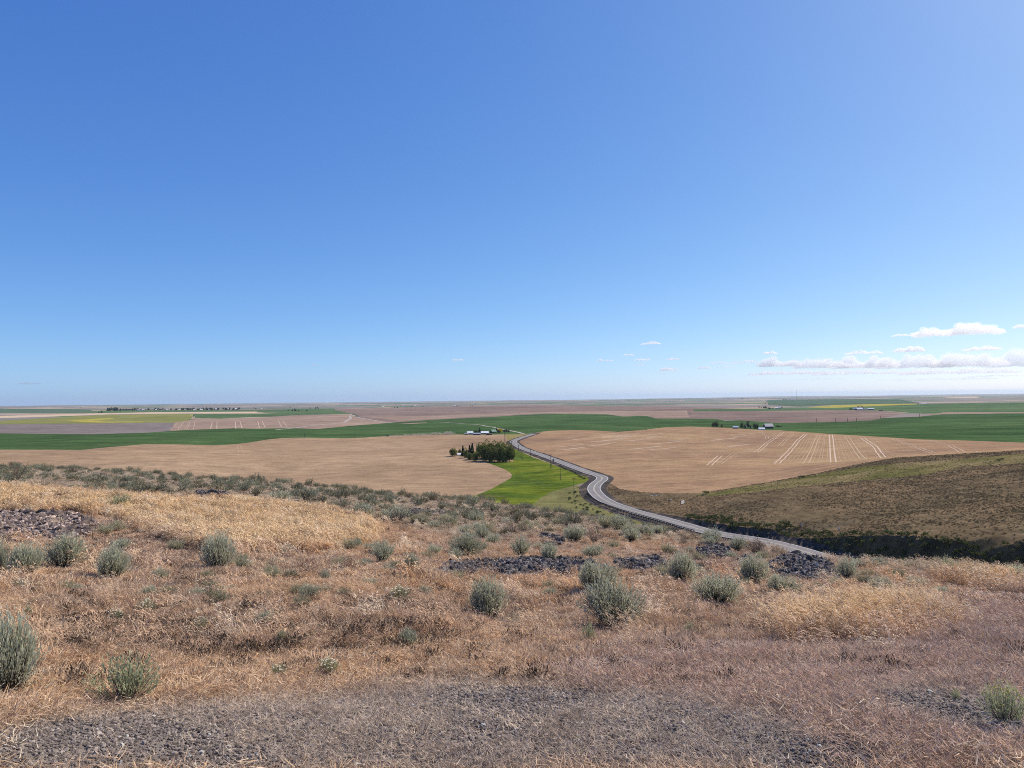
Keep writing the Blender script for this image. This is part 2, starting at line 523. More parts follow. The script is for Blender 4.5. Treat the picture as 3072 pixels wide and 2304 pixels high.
FIELDS = [
    # name, outline, material key
    ('mauve_far', [(1000, 1228)] + [(1200, 1222), (1600, 1216), (2068, 1221), (2300, 1229), (2600, 1231), (2720, 1238), (2651, 1254), (2616, 1261), (2547, 1265), (2340, 1270), (2290, 1266), (2220, 1261), (2068, 1257), (1967, 1257), (1800, 1248), (1640, 1243),
                    (1408, 1255), (1175, 1269), (1081, 1254), (1057, 1243)], 'stubble_mauve'),
    ('pale_strip', [(1100, 1251), (1300, 1247), (1640, 1235), (2060, 1232), (2068, 1252), (1967, 1254), (1860, 1246), (1640, 1239.5), (1408, 1251), (1200, 1262)], 'stubble_pink'),
    ('far_green_b', [(2080, 1228), (2300, 1226), (2480, 1224), (2600, 1231), (2480, 1230), (2280, 1233), (2080, 1234)], 'green_far'),
    ('right_green', [(2570, 1231), (2480, 1226), (2480, 1223), (2560, 1220), (2800, 1211), (3140, 1206), (3140, 1241), (3072, 1241), (2825, 1240), (2770, 1241), (2700, 1236), (2640, 1232)], 'green_right'),
    ('yellow_strip', [(2420, 1222), (2500, 1215.5), (2600, 1212.5), (2760, 1211), (2745, 1213.5), (2610, 1219), (2500, 1224)], 'mustard'),
    ('right_dark', [(2304, 1200), (2500, 1197), (2700, 1198), (2760, 1210), (2600, 1212), (2500, 1215), (2400, 1220), (2304, 1215)], 'green_blue'),
    ('tan_top_right', [(2760, 1249), (2830, 1237), (3000, 1236), (3140, 1237), (3140, 1240.5), (2990, 1240), (2825, 1244)], 'stubble_pink'),
    ('pale_far', [(2830, 1192.5), (2890, 1191), (2945, 1191), (2930, 1193.5), (2860, 1194)], 'straw_pale'),
    ('plough_left', [(-60, 1273), (0, 1273), (300, 1268), (525, 1267), (512, 1293), (440, 1299), (270, 1303), (0, 1300), (-60, 1301)], 'mauve'),
    ('olive_left', [(-60, 1264), (0, 1262), (140, 1254), (220, 1249), (330, 1244), (580, 1242), (578, 1252), (560, 1263), (520, 1268), (0, 1273), (-60, 1274)], 'olive'),
    ('yellow_band', [(200, 1262), (240, 1259), (330, 1254), (345, 1256), (300, 1260), (270, 1262), (330, 1264.5), (430, 1264.5), (430, 1266.5), (300, 1268), (250, 1266)], 'mustard'),
    ('striped', [(512, 1293), (525, 1267), (565, 1262), (585, 1255), (660, 1256), (700, 1255), (813, 1251.5), (880, 1247), (1057, 1242), (1081, 1254), (1175, 1268), (1057, 1277), (952, 1288), (862, 1285), (768, 1287), (700, 1286), (555, 1291)], 'stubble_pink'),
    ('mid_green', [(583, 1254), (587, 1242), (790, 1241), (1000, 1229), (1057, 1241.5), (883, 1245.5), (813, 1250), (740, 1252), (660, 1256)], 'green_far'),
    ('wheat_strip', [(-60, 1249), (0, 1248), (300, 1239.5), (480, 1236.5), (768, 1234.8), (795, 1238.5), (560, 1240.5), (330, 1243), (150, 1250), (-60, 1256)], 'straw_pale'),
    ('town_green', [(230, 1239.5), (300, 1232), (800, 1229), (1000, 1226), (1000, 1230), (900, 1236), (795, 1238), (768, 1234.5), (480, 1236), (300, 1239)], 'green_far'),
    ('left_dark', [(-60, 1240), (0, 1239), (170, 1240), (300, 1236), (250, 1228), (-60, 1225)], 'green_blue'),
    ('green', GREEN_TOP_L + GREEN_TOP_R + [(3140, 1332)] + TANR_TOP[::-1][1:] + [(1575, 1302)] + TANL_TOP[::-1], 'green'),
    ('bare_sliver', [(1190, 1272), (1240, 1268.5), (1280, 1267.5), (1280, 1269), (1240, 1271)], 'stubble_pink'),
    ('tan_left', TANL_TOP + [(1530, 1325), (1543, 1346), (1540, 1384), (1456, 1386), (1494, 1400), (1522, 1412), (1536, 1424), (1533, 1434), (1508, 1448), (1474, 1467), (1430, 1485), (1300, 1500), (-60, 1500)], 'tan'),
    ('tan_right', TANR_TOP + HILL_TOP[::-1] + [(1812, 1428), (1770, 1415), (1713, 1396), (1660, 1375), (1600, 1354), (1565, 1340), (1552, 1328), (1562, 1318), (1590, 1309)], 'tan_r'),
    ('verge', [(1512, 1303), (1590, 1302), (1560, 1314), (1546, 1322), (1560, 1345), (1545, 1348), (1530, 1325)], 'verge'),
    ('pasture', PAST, 'pasture'),
    ('hill', HILL_TOP + [(3140, 1900), (1700, 1900), (1730, 1480), (1800, 1450)], 'hill'),
    ('hill_green', [(2080, 1484), (2120, 1478), (2200, 1467), (2304, 1449), (2450, 1424), (2600, 1398), (2760, 1385), (2900, 1376), (3072, 1362), (3140, 1360), (3140, 1385), (2900, 1400), (2760, 1425), (2600, 1440), (2420, 1458), (2304, 1472), (2200, 1482), (2120, 1490)], 'hill_green'),
]
HEAD = math.radians(8)
MATS = {
    'stubble_mauve': field('mauve_stubble', [(0.3, (0.188, 0.132, 0.108)), (0.55, (0.248, 0.176, 0.140)), (0.75, (0.288, 0.216, 0.160))], .0012, .006, .03),
    'stubble_pink': field('pink_stubble', [(0.3, (0.272, 0.188, 0.140)), (0.6, (0.336, 0.240, 0.176)), (0.8, (0.256, 0.200, 0.136))], .003, .01, .05, contrast=(.82, 1.15)),
    'green_far': field('far_green_wheat', [(0.3, (.075, .125, .05)), (0.7, (.11, .165, .07))], .002, .006, .03),
    'green_right': field('right_green_wheat', [(0.3, (.07, .125, .045)), (0.7, (.12, .17, .075))], .002, .004, .03),
    'green_blue': field('dark_green_wheat', [(0.3, (.07, .12, .07)), (0.7, (.11, .15, .09))], .0015, .004, .02),
    'mustard': field('yellow_mustard', [(0.3, (0.425, 0.340, 0.051)), (0.7, (0.357, 0.315, 0.085))], .006, .02, .1),
    'straw_pale': field('pale_straw', [(0.3, (0.527, 0.391, 0.255)), (0.7, (0.595, 0.451, 0.306))], .004, .02, .1, contrast=(.88, 1.1)),
    'mauve': field('mauve_fallow', [(0.3, (0.180, 0.148, 0.135)), (0.7, (0.238, 0.197, 0.176))], .003, .012, .06, streak=(0.3, .004, .05), contrast=(.84, 1.14)),
    'olive': field('olive_crop', [(0.3, (0.178, 0.187, 0.060)), (0.6, (0.238, 0.230, 0.076)), (.75, (0.323, 0.289, 0.068))], .003, .01, .05, contrast=(.86, 1.12)),
    'green': field('green_wheat', [(0.3, (0.048, 0.090, 0.031)), (0.55, (0.066, 0.115, 0.039)), (.75, (0.090, 0.138, 0.051))], .004, .012, .2, streak=(0.15, .004, .03), contrast=(.72, 1.25)),
    'tan': field('tan_stubble', [(0.3, (0.289, 0.191, 0.117)), (0.5, (0.359, 0.242, 0.144)), (.72, (0.406, 0.281, 0.172))], .006, .05, .5, streak=(0.1, .02, .12), contrast=(.8, 1.17)),
    'tan_r': field('reddish_stubble', [(0.3, (0.272, 0.172, 0.108)), (0.48, (0.344, 0.216, 0.124)), (.62, (0.384, 0.252, 0.136)), (.75, (0.480, 0.344, 0.224))], .006, .045, .5, streak=(0.1, .02, .12), contrast=(.8, 1.17)),
    'verge': field('verge_grass', [(0.3, (.30, .22, .10)), (0.7, (.22, .21, .07))], .02, .1, .5),
    'pasture': field('bright_pasture', [(0.28, (.15, .13, .045)), (0.4, (.075, .12, .02)), (0.55, (.14, .175, .022)), (.72, (.22, .22, .04))], .025, .09, .6, streak=(0.9, .02, .12), contrast=(.66, 1.25)),
    'hill': field('rangeland', [(0.3, (.125, .088, .052)), (0.45, (.165, .122, .068)), (0.58, (.195, .135, .076)), (.72, (.235, .158, .088))], .025, .16, .9, streak=(.5, .25, .035), contrast=(.68, 1.25)),
    'hill_green': field('olive_rangeland', [(0.35, (.125, .12, .04)), (0.5, (.18, .15, .06)), (.65, (.24, .185, .09))], .03, .12, .8, contrast=(.75, 1.2)),
    'shoulder': field('dark_shoulder', [(0.3, (.055, .047, .043)), (0.55, (.09, .077, .068)), (0.66, (.19, .14, .09))], .12, .4, 2.0),
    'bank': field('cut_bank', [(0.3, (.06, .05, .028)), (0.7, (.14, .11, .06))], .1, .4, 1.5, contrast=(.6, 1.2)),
    'scrub': field('scrub_grass', [(0.3, (0.136, 0.132, 0.051)), (0.6, (0.204, 0.187, 0.076)), (.75, (0.272, 0.212, 0.111))], .05, .2, 1.0, contrast=(.7, 1.2)),
}
# far country: a patchwork of fields too small in the view to outline one by one
mfar, ntf, bf = new_mat('far_patchwork')
geo = N(ntf, 'ShaderNodeNewGeometry')
mp = N(ntf, 'ShaderNodeMapping')
mp.inputs['Rotation'].default_value = (0, 0, 0.12)
mp.inputs['Scale'].default_value = (1 / 2600, 1 / 1500, 0)
ntf.links.new(geo.outputs['Position'], mp.inputs['Vector'])
vo = N(ntf, 'ShaderNodeTexVoronoi', distance='CHEBYCHEV')
vo.inputs['Randomness'].default_value = 0.75
ntf.links.new(mp.outputs[0], vo.inputs['Vector'])
sp = N(ntf, 'ShaderNodeSeparateColor')
ntf.links.new(vo.outputs['Color'], sp.inputs[0])
cr = ramp(ntf, sp.outputs[0], [(0, (.10, .15, .07)), (.3, (.13, .17, .085)), (.31, (.24, .18, .15)), (.6, (.30, .22, .18)), (.61, (.22, .19, .16)), (.85, (.40, .30, .20)), (1.0, (.12, .16, .08))])
cr.color_ramp.interpolation = 'CONSTANT'
nf = noise(ntf, .0015, 6, .7, geo.outputs['Position'])
ntf.links.new(mul(ntf, cr.outputs[0], ramp(ntf, nf.outputs[0], [(.3, g(.8)), (.7, g(1.2))]).outputs[0]), bf.inputs['Base Color'])
MATS['far'] = mfar

OUT = {}
for nm, pts, mk in FIELDS:
    OUT[nm] = poly_pix(pts)


def offset(d):
    return ROAD + NOR * d


# ------------------------------------------------------------------ ground sheets
AZ_IN = np.radians(np.arange(-44, 44.01, 0.2))
AZ_OUT = np.radians(np.concatenate([np.arange(46, 180, 4.0), np.arange(-180, -45, 4.0)]))
AZ = np.sort(np.concatenate([AZ_IN, AZ_OUT]))
R_SPLIT = 150.0


def build_grid(name, rs, azs, close_centre, mat):
    nr, na = len(rs), len(azs)
    A, R = np.meshgrid(azs, rs)
    x, y = (R * np.sin(A)).ravel(), (R * np.cos(A)).ravel()
    z = ground_z(x, y)
    V = np.stack([x, y, z], 1)
    j = np.arange(na)
    jn = (j + 1) % na
    faces = []
    for i in range(nr - 1):
        faces.append(np.stack([i * na + j, i * na + jn, (i + 1) * na + jn, (i + 1) * na + j], 1)[:, ::-1])
    fl = np.concatenate(faces).tolist()
    V = V.tolist()
    if close_centre:
        V.append((0, 0, float(V[0][2])))
        c = len(V) - 1
        fl += [(int(a), c, int(b)) for a, b in zip(j, jn)]
    return mesh_obj(name, V, fl, mat, None, True)


rs_near = np.exp(np.linspace(math.log(0.8), math.log(R_SPLIT), 540))
near = build_grid('ground', rs_near, AZ, True, None)
tag(near, 'dry rocky hillside sloping away under the grass and sagebrush', None, None, 'structure')

# valley floor: conforming triangulation so that every field edge is a real edge
KU = 4.3
rs_v = [R_SPLIT]
while rs_v[-1] < 41000:
    r = rs_v[-1]
    rs_v.append(r * (1.0115 if r < 1500 else 1.02))
rs_v = np.array(rs_v)
pts, edges = [], []
A, R = np.meshgrid(AZ_IN, rs_v)
gx, gy = (R * np.sin(A)).ravel(), (R * np.cos(A)).ravel()
dr, _, _ = road_rel(gx, gy)
ring = (R.ravel() == R_SPLIT) | (R.ravel() == rs_v[-1]) | (A.ravel() == AZ_IN[0]) | (A.ravel() == AZ_IN[-1])
keep = (dr > np.where((R.ravel() < 320) & (A.ravel() > .2), 25, 17)) | ring
U = np.stack([A.ravel() * KU, np.log(R.ravel())], 1)[keep]
A2, R2 = np.meshgrid(np.radians(np.arange(11.05, 43, 0.1)), np.arange(168.0, 258, 0.8))
A2, R2 = A2.ravel(), R2.ravel()
d2_, s2_, _ = road_rel(R2 * np.sin(A2), R2 * np.cos(A2))
k2 = (s2_ > 6.5) & (d2_ < 24)
pts = [U, np.stack([A2 * KU, np.log(R2)], 1)[k2]]
cnt = len(U) + int(k2.sum())


def to_uv(p):
    return np.stack([np.arctan2(p[:, 0], p[:, 1]) * KU, np.log(np.hypot(p[:, 0], p[:, 1]))], 1)


def add_line(p, closed):
    global cnt
    uv = to_uv(p)
    n = len(uv)
    pts.append(uv)
    for k in range(n - (0 if closed else 1)):
        edges.append((cnt + k, cnt + (k + 1) % n))
    cnt += n


for nm in OUT: add_line(OUT[nm], True)
inview = (np.abs(np.arctan2(ROAD[:, 0], ROAD[:, 1])) < math.radians(43.5)) & (np.hypot(ROAD[:, 0], ROAD[:, 1]) > 156)
SH_OUT_L, SH_OUT_R = -9.0, 7.5
for d in (-16, -12.5, SH_OUT_L, -7.5, -6.2, -4.6, 0, 4.6, 6.2, SH_OUT_R, 8.5, 9.5, 10.5, 11.5, 12.5, 14, 16, 18, 20.5, 23.5):
    L = offset(d)[inview]
    d2, _, _ = road_rel(L[:, 0], L[:, 1])
    L = L[d2 > abs(d) * 0.93]
    pts.append(to_uv(L)); cnt += len(L)
    if d in (SH_OUT_L, SH_OUT_R):
        uv0 = cnt - len(L)
        for k in range(len(L) - 1):
            if np.linalg.norm(L[k + 1] - L[k]) < 12: edges.append((uv0 + k, uv0 + k + 1))
PT = np.concatenate(pts)
ok_lo, ok_hi = math.log(R_SPLIT), math.log(rs_v[-1])
vv, ee, ff, *_ = delaunay_2d_cdt([Vector((a, min(max(b, ok_lo), ok_hi))) for a, b in PT.tolist()], edges, [], 0, 1e-6)
vv = np.array([(v.x, v.y) for v in vv])
ff = np.array([f for f in ff if len(f) == 3])
vaz, vr = vv[:, 0] / KU, np.exp(vv[:, 1])
VX, VY = vr * np.sin(vaz), vr * np.cos(vaz)
VZ = ground_z(VX, VY)
cu = vv[ff].mean(1)
ok = (cu[:, 0] > AZ_IN[0] * KU) & (cu[:, 0] < AZ_IN[-1] * KU)
ff, cu = ff[ok], cu[ok]
cls = np.full(len(ff), -1)


def inside(poly, q):
    c = np.zeros(len(q), bool)
    x, y = q[:, 0], q[:, 1]
    n = len(poly)
    for k in range(n):
        (x1, y1), (x2, y2) = poly[k], poly[(k + 1) % n]
        if y1 == y2: continue
        m = ((y1 > y) != (y2 > y))
        c ^= m & (x < (x2 - x1) * (y - y1) / (y2 - y1) + x1)
    return c


for fi, (nm, pp, mk) in enumerate(FIELDS):
    P = to_uv(OUT[nm])
    lo, hi = P.min(0), P.max(0)
    I = np.where((cu[:, 0] >= lo[0]) & (cu[:, 0] <= hi[0]) & (cu[:, 1] >= lo[1]) & (cu[:, 1] <= hi[1]))[0]
    if len(I): cls[I[inside(P, cu[I])]] = fi
cr_, caz = np.exp(cu[:, 1]), cu[:, 0] / KU
ccx, ccy = cr_ * np.sin(caz), cr_ * np.cos(caz)
cd_, csd, crz = road_rel(ccx, ccy)
nF = len(FIELDS)
ih = [f[0] for f in FIELDS].index('hill')
cls[(cls == ih) & (csd < 0) & (cr_ < 440)] = nF
cls[(cls == -1) & (cr_ < 440)] = nF              # unseen scrub on the lee slope
sh = (cd_ < 40) & (csd > SH_OUT_L) & (csd < SH_OUT_R) & (np.abs(csd) <= cd_ + 0.5)
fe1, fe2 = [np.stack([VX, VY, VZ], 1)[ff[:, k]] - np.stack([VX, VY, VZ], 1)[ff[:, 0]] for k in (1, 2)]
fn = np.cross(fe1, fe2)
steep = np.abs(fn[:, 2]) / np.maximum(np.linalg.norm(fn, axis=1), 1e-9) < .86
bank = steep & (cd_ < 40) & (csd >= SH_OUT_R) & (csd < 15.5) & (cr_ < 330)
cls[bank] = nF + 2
cls[sh] = nF + 1
NAMES = {'tan_left': ('stubble_field', 'wide tan stubble field left of the green pasture and the tree grove'),
         'tan_right': ('stubble_field', 'reddish tan field with pale wheel tracks right of the winding road'),
         'green': ('wheat_field', 'long rolling band of green wheat behind both tan fields'),
         'pasture': ('pasture', 'bright green pasture strip between the grove and the road bends'),
         'hill': ('hill', 'brown sagebrush hill slope on the far side of the road'),
         'hill_green': ('hill', 'olive green strip of grass along the top of the brown hill'),
         'olive_left': ('crop_field', 'olive yellow crop field below the town'),
         'plough_left': ('fallow_field', 'grey mauve fallow field at the far left'),
         'striped': ('stubble_field', 'pink stubble field with upright wheel tracks beyond the green wheat'),
         'wheat_strip': ('straw_field', 'narrow pale straw strip in front of the town'),
         'mauve_far': ('stubble_field', 'broad mauve brown stubble plain in the middle distance'),
         'verge': ('verge', 'dry grass verge between the farmstead and the road')}
KINDNAME = {'stubble_pink': 'stubble_field', 'green_far': 'wheat_field', 'green_right': 'wheat_field', 'green_blue': 'wheat_field', 'mustard': 'mustard_field', 'straw_pale': 'straw_field'}
DESC = {'pale_strip': 'pale pink stubble strip just behind the green wheat', 'far_green_b': 'thin green strip behind the mauve stubble plain', 'right_green': 'green fields stacked at the far right',
        'yellow_strip': 'thin yellow strip beside the far right farm', 'right_dark': 'dark blue green field below the radio tower', 'tan_top_right': 'thin tan strip on top of the right green hill',
        'pale_far': 'thin whitish bare strip near the right horizon', 'yellow_band': 'bright yellow streak inside the olive field', 'mid_green': 'dark green field right of the olive field',
        'town_green': 'green field in front of the town trees', 'left_dark': 'dark green field at the far left edge', 'bare_sliver': 'small bare sliver inside the green wheat'}
for c in range(-1, nF + 3):
    F_ = ff[cls == c]
    if not len(F_): continue
    if c == -1: nm, mk, lab = 'plain', 'far', 'far patchwork of fields reaching to the horizon'
    elif c == nF: nm, mk, lab = 'lee_slope', 'scrub', 'scrubby slope dropping from the near hillside to the road'
    elif c == nF + 1: nm, mk, lab = 'road_shoulder', 'shoulder', 'dark gravel shoulders along both sides of the road'
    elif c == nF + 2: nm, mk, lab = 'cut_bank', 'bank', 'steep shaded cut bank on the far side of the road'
    else:
        key, _, mk = FIELDS[c]
        nm, lab = NAMES.get(key) or (KINDNAME.get(mk, 'field'), DESC.get(key))
    used, inv = np.unique(F_, return_inverse=True)
    tri = inv.reshape(-1, 3)
    P3 = np.stack([VX, VY, VZ], 1)[used]
    nz = np.cross(P3[tri[:, 1]] - P3[tri[:, 0]], P3[tri[:, 2]] - P3[tri[:, 0]])[:, 2]
    tri[nz < 0] = tri[nz < 0][:, ::-1]
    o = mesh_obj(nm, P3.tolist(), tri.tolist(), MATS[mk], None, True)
    tag(o, lab, None, None, 'structure')
# land behind and beside the view
rs_b = np.exp(np.linspace(math.log(R_SPLIT), math.log(rs_v[-1]), 60))
azb = np.concatenate([[AZ_IN[-1]], np.radians(np.arange(46, 316, 4.0)), [AZ_IN[0] + 2 * math.pi]])
A, R = np.meshgrid(azb, rs_b)
x, y = (R * np.sin(A)).ravel(), (R * np.cos(A)).ravel()
z = ground_z(x, y)
na = len(azb)
fb = [(i * na + j, (i + 1) * na + j, (i + 1) * na + j + 1, i * na + j + 1) for i in range(len(rs_b) - 1) for j in range(na - 1)]
tag(mesh_obj('terrain', np.stack([x, y, z], 1).tolist(), fb, MATS['hill'], None, True), 'rangeland outside the view beside and behind the hillside', None, None, 'structure')

# ------------------------------------------------------------------ road surface, markings, tracks
m_asph = plain('asphalt', (.225, .205, .19), .14, .25, .85)
m_white = plain('white_line_paint', (.66, .64, .60), .08, 2)
m_yel = plain('centre_line_paint', (.62, .55, .40), .1, 2)


def ribbon(name, d0, d1, lift, mat, i0=0, i1=None, parent=None):
    a, b = ROAD + NOR * d0, ROAD + NOR * d1
    i1 = len(ROAD) if i1 is None else i1
    V, Fc = [], []
    for k in range(i0, i1):
        c = ROADZ[k] + lift
        V += [(*a[k], c), (*b[k], c)]
    for k in range(len(V) // 2 - 1):
        Fc.append((2 * k, 2 * k + 2, 2 * k + 3, 2 * k + 1) if d1 > d0 else (2 * k, 2 * k + 1, 2 * k + 3, 2 * k + 2))
    Fc = [f[::-1] for f in Fc]
    return mesh_obj(name, V, Fc, mat, parent, True)


road = ribbon('road', -4.1, 4.1, 0.0, m_asph)
tag(road, 'grey two lane asphalt road winding down through the valley', None, None, 'structure')
for d in (-3.6, 3.6): ribbon('edge_line', d - .13, d + .13, .03, m_white, parent=road)
for d in (-.22, .22): ribbon('centre_line', d - .1, d + .1, .03, m_yel, parent=road)


from mathutils.bvhtree import BVHTree
VALLEY = BVHTree.FromPolygons(np.stack([VX, VY, VZ], 1).tolist(), ff.tolist())


def on_sheet(x, y):
    """height of the ground sheet itself, so that thin strips hug its facets"""
    out = ground_z(x, y)
    for k, (a, b) in enumerate(zip(x, y)):
        h = VALLEY.ray_cast(Vector((a, b, 300)), Vector((0, 0, -1)))
        if h[0] is not None: out[k] = h[0].z
    return out


def strip(name, p, width, mat, lift=0.12, label=None):
    """a track lying on the ground along a polyline"""
    p = np.asarray(p, float)
    s = np.concatenate([[0], np.cumsum(np.linalg.norm(np.diff(p, axis=0), axis=1))])
    t = np.linspace(0, s[-1], max(4, int(s[-1] / max(2.5, s[-1] / 110))))
    q = np.stack([np.interp(t, s, p[:, k]) for k in (0, 1)], 1)
    tn = np.gradient(q, axis=0); tn /= np.linalg.norm(tn, axis=1)[:, None]
    nn = np.stack([-tn[:, 1], tn[:, 0]], 1) * width / 2
    L, Rr = q + nn, q - nn
    lift = lift * .5 + .00005 * np.hypot(q[:, 0], q[:, 1])
    zl, zr = on_sheet(L[:, 0], L[:, 1]) + lift, on_sheet(Rr[:, 0], Rr[:, 1]) + lift
    V = []
    for k in range(len(q)): V += [(L[k, 0], L[k, 1], zl[k]), (Rr[k, 0], Rr[k, 1], zr[k])]
    Fc = [(2 * k, 2 * k + 1, 2 * k + 3, 2 * k + 2) for k in range(len(q) - 1)]
    o = mesh_obj(name, V, Fc, mat, None, True)
    return tag(o, label, None, None, 'structure')


m_track = plain('crushed_straw', (.58, .43, .30), .22, .12)
m_track2 = plain('faint_straw', (.47, .33, .185), .15, .2)
m_dirt = plain('dirt_road', (.42, .36, .29), .12, .1)
m_ditch = plain('ditch_grass', (.09, .09, .05), .2, .1)
PAIRS = [([(2348, 1297), (2318, 1318), (2290, 1340), (2268, 1357)], 1, 1.0), ([(2417, 1302), (2375, 1345), (2330, 1391)], 1, 1.3), ([(2457, 1305), (2440, 1343), (2417, 1391)], 2, 1.2),
         ([(2493, 1305), (2496, 1345), (2500, 1387)], 1, 1.4), ([(2538, 1309), (2562, 1343), (2592, 1379)], 2, 1.2), ([(2585, 1313), (2625, 1340), (2675, 1370)], 1, 1.3),
         ([(2682, 1318), (2735, 1337), (2800, 1359)], 1, .8), ([(2783, 1320), (2850, 1335), (2943, 1355)], 1, .7), ([(2378, 1300), (2355, 1322), (2338, 1340)], 2, .9),
         ([(2161, 1367), (2140, 1385), (2127, 1396)], 1, 1.2), ([(2300, 1330), (2240, 1352), (2200, 1362), (2158, 1392)], 2, .9), ([(2080, 1367), (2130, 1354), (2200, 1344)], 2, .8),
         ([(2283, 1297), (2300, 1310), (2303, 1318)], 1, .7)]
for a, b in zip(PAIRS[1:6], PAIRS[2:7]):
    for f in (.33, .66):
        PAIRS.append(([tuple(np.array(a[0][q]) * (1 - f) + np.array(b[0][q]) * f) for q in (0, -1)], 2, .45))
for k in range(9):
    PAIRS.append(([(2330 - k * 46, 1296 - k * 1.2), (2190 - k * 62, 1378 - k * 7)], 2, .4))
PAIRS_L = [([(644, 1265), (641, 1287)], 1, 2.0), ([(713, 1265), (717, 1286)], 1, 2.0), ([(780, 1264), (787, 1283)], 1, 2.0), ([(842, 1262), (853, 1282)], 1, 1.8), ([(578, 1264), (571, 1287)], 1, 1.2),
           ([(560, 1265), (543, 1288)], 2, 1.4), ([(540, 1268), (524, 1290)], 2, 1.4), ([(752, 1331), (768, 1345), (800, 1362)], 2, .9), ([(785, 1328), (815, 1352), (850, 1372)], 2, .9), ([(715, 1335), (722, 1361)], 2, .9)]
for pl, k, wd in PAIRS + PAIRS_L:
    P = [np.array(march(*q, ground_z, 150)) for q in pl]
    dd = P[-1] - P[0]
    nn = np.array([-dd[1], dd[0]]) / np.linalg.norm(dd)
    gap = 1.7 if np.linalg.norm(P[0]) < 1500 else 6
    for s in (-1, 1):
        strip('wheel_track', [q + nn * gap * s for q in P], wd * .75, m_track if k == 1 else m_track2)
m_chaff = plain('scattered_chaff', (.44, .31, .195), .25, .06)
for k in range(26):
    cx_, cy_ = rnd.uniform(1680, 2240), rnd.uniform(1302, 1352)
    dx_ = rnd.uniform(14, 50)
    strip('chaff', [march(cx_ - dx_, cy_ + dx_ * .10, ground_z, 150), march(cx_, cy_ + rnd.uniform(-.6, .6), ground_z, 150), march(cx_ + dx_, cy_ - dx_ * .12, ground_z, 150)], rnd.uniform(2.5, 8), m_chaff, .1)
lane = [(1572, 1301.5), (1545, 1295), (1525, 1291), (1495, 1286), (1478, 1281), (1445, 1275.5), (1420, 1273), (1380, 1270.5), (1300, 1266)]
strip('farm_lane', [march(*q, ground_z, 600) for q in lane], 5.0, m_dirt, .2, 'pale gravel lane curving up through the green wheat')
for nm, pl, wd, m_, lab in (
        ('ditch', [(1056, 1240.5), (1064, 1244), (1076, 1251), (1084, 1254.5)], 14, m_ditch, 'dark ditch beside the far dirt road'),
        ('dirt_road', [(1050, 1243), (1062, 1247), (1085, 1255), (1110, 1259), (1135, 1264), (1175, 1268.5)], 9, m_dirt, 'pale dirt road crossing the far stubble'),
        ('dirt_road', [(640 + 540 * .347, 1290), (920, 1279), (985, 1273), (1030, 1268), (1052, 1256), (1050, 1247)], 8, m_dirt, 'pale field road looping round the far stubble knoll')):
    strip(nm, [march(*q, ground_z, 600) for q in pl], wd, m_, .3, lab)

# guard rail on the outside of the near bend
m_steel = plain('weathered_steel', (.10, .085, .075), .2, 1.0, .6)
m_post = plain('rail_post_wood', (.07, .055, .045), .2, 2.0)
gi = [k for k in range(len(ROAD)) if 0 < ROAD[k, 1] < 430]
pxs = np.array([project((ROAD[k, 0] - NOR[k, 0] * 5.4, ROAD[k, 1] - NOR[k, 1] * 5.4, ROADZ[k])) for k in gi])
gi = [k for k, p in zip(gi, pxs) if 1479 < p[1] < 1600 and ROAD[k, 1] < 415]
GL = np.array([ROAD[k] - NOR[k] * 5.4 for k in gi])
GZ = np.array([ROADZ[k] for k in gi])
gr = empty('guardrail', (GL[0, 0], GL[0, 1], GZ[0] - .3))
tag(gr, 'long dark steel guardrail curving along the near side of the road', 'guardrail')
o3 = np.array([GL[0, 0], GL[0, 1], GZ[0] - .3])
V, Fc = [], []
prof = [(0, .55), (.05, .62), (0, .70), (.05, .78), (0, .86), (-.03, .86), (-.03, .55)]
for k in range(len(GL)):
    n_ = NOR[gi[k]]
    for a, h in prof:
        V.append((GL[k, 0] + n_[0] * a - o3[0], GL[k, 1] + n_[1] * a - o3[1], GZ[k] + h + .05 - o3[2]))
m_ = len(prof)
for k in range(len(GL) - 1):
    for j in range(m_): Fc.append((k * m_ + j, k * m_ + (j + 1) % m_, (k + 1) * m_ + (j + 1) % m_, (k + 1) * m_ + j))
mesh_obj('beam', V, Fc, m_steel, gr)
pm = MB().box(-.1, .1, -.1, .1, -.9, .9)
post0 = pm.build('post', m_post, gr)
sG = np.concatenate([[0], np.cumsum(np.linalg.norm(np.diff(GL, axis=0), axis=1))])
for i, t in enumerate(np.arange(1.0, sG[-1], 2.0)):
    x, y, z = (np.interp(t, sG, q) for q in (GL[:, 0], GL[:, 1], GZ))
    k = min(int(t / 3), len(gi) - 1)
    n_ = NOR[gi[k]]
    p = post0 if i == 0 else post0.copy()
    if i: COL.objects.link(p)
    p.parent = gr
    p.location = (x - n_[0] * .14 - o3[0], y - n_[1] * .14 - o3[1], z - .05 - o3[2])

# ------------------------------------------------------------------ foreground: zones of cover
def P2(l): return np.array(l, float)


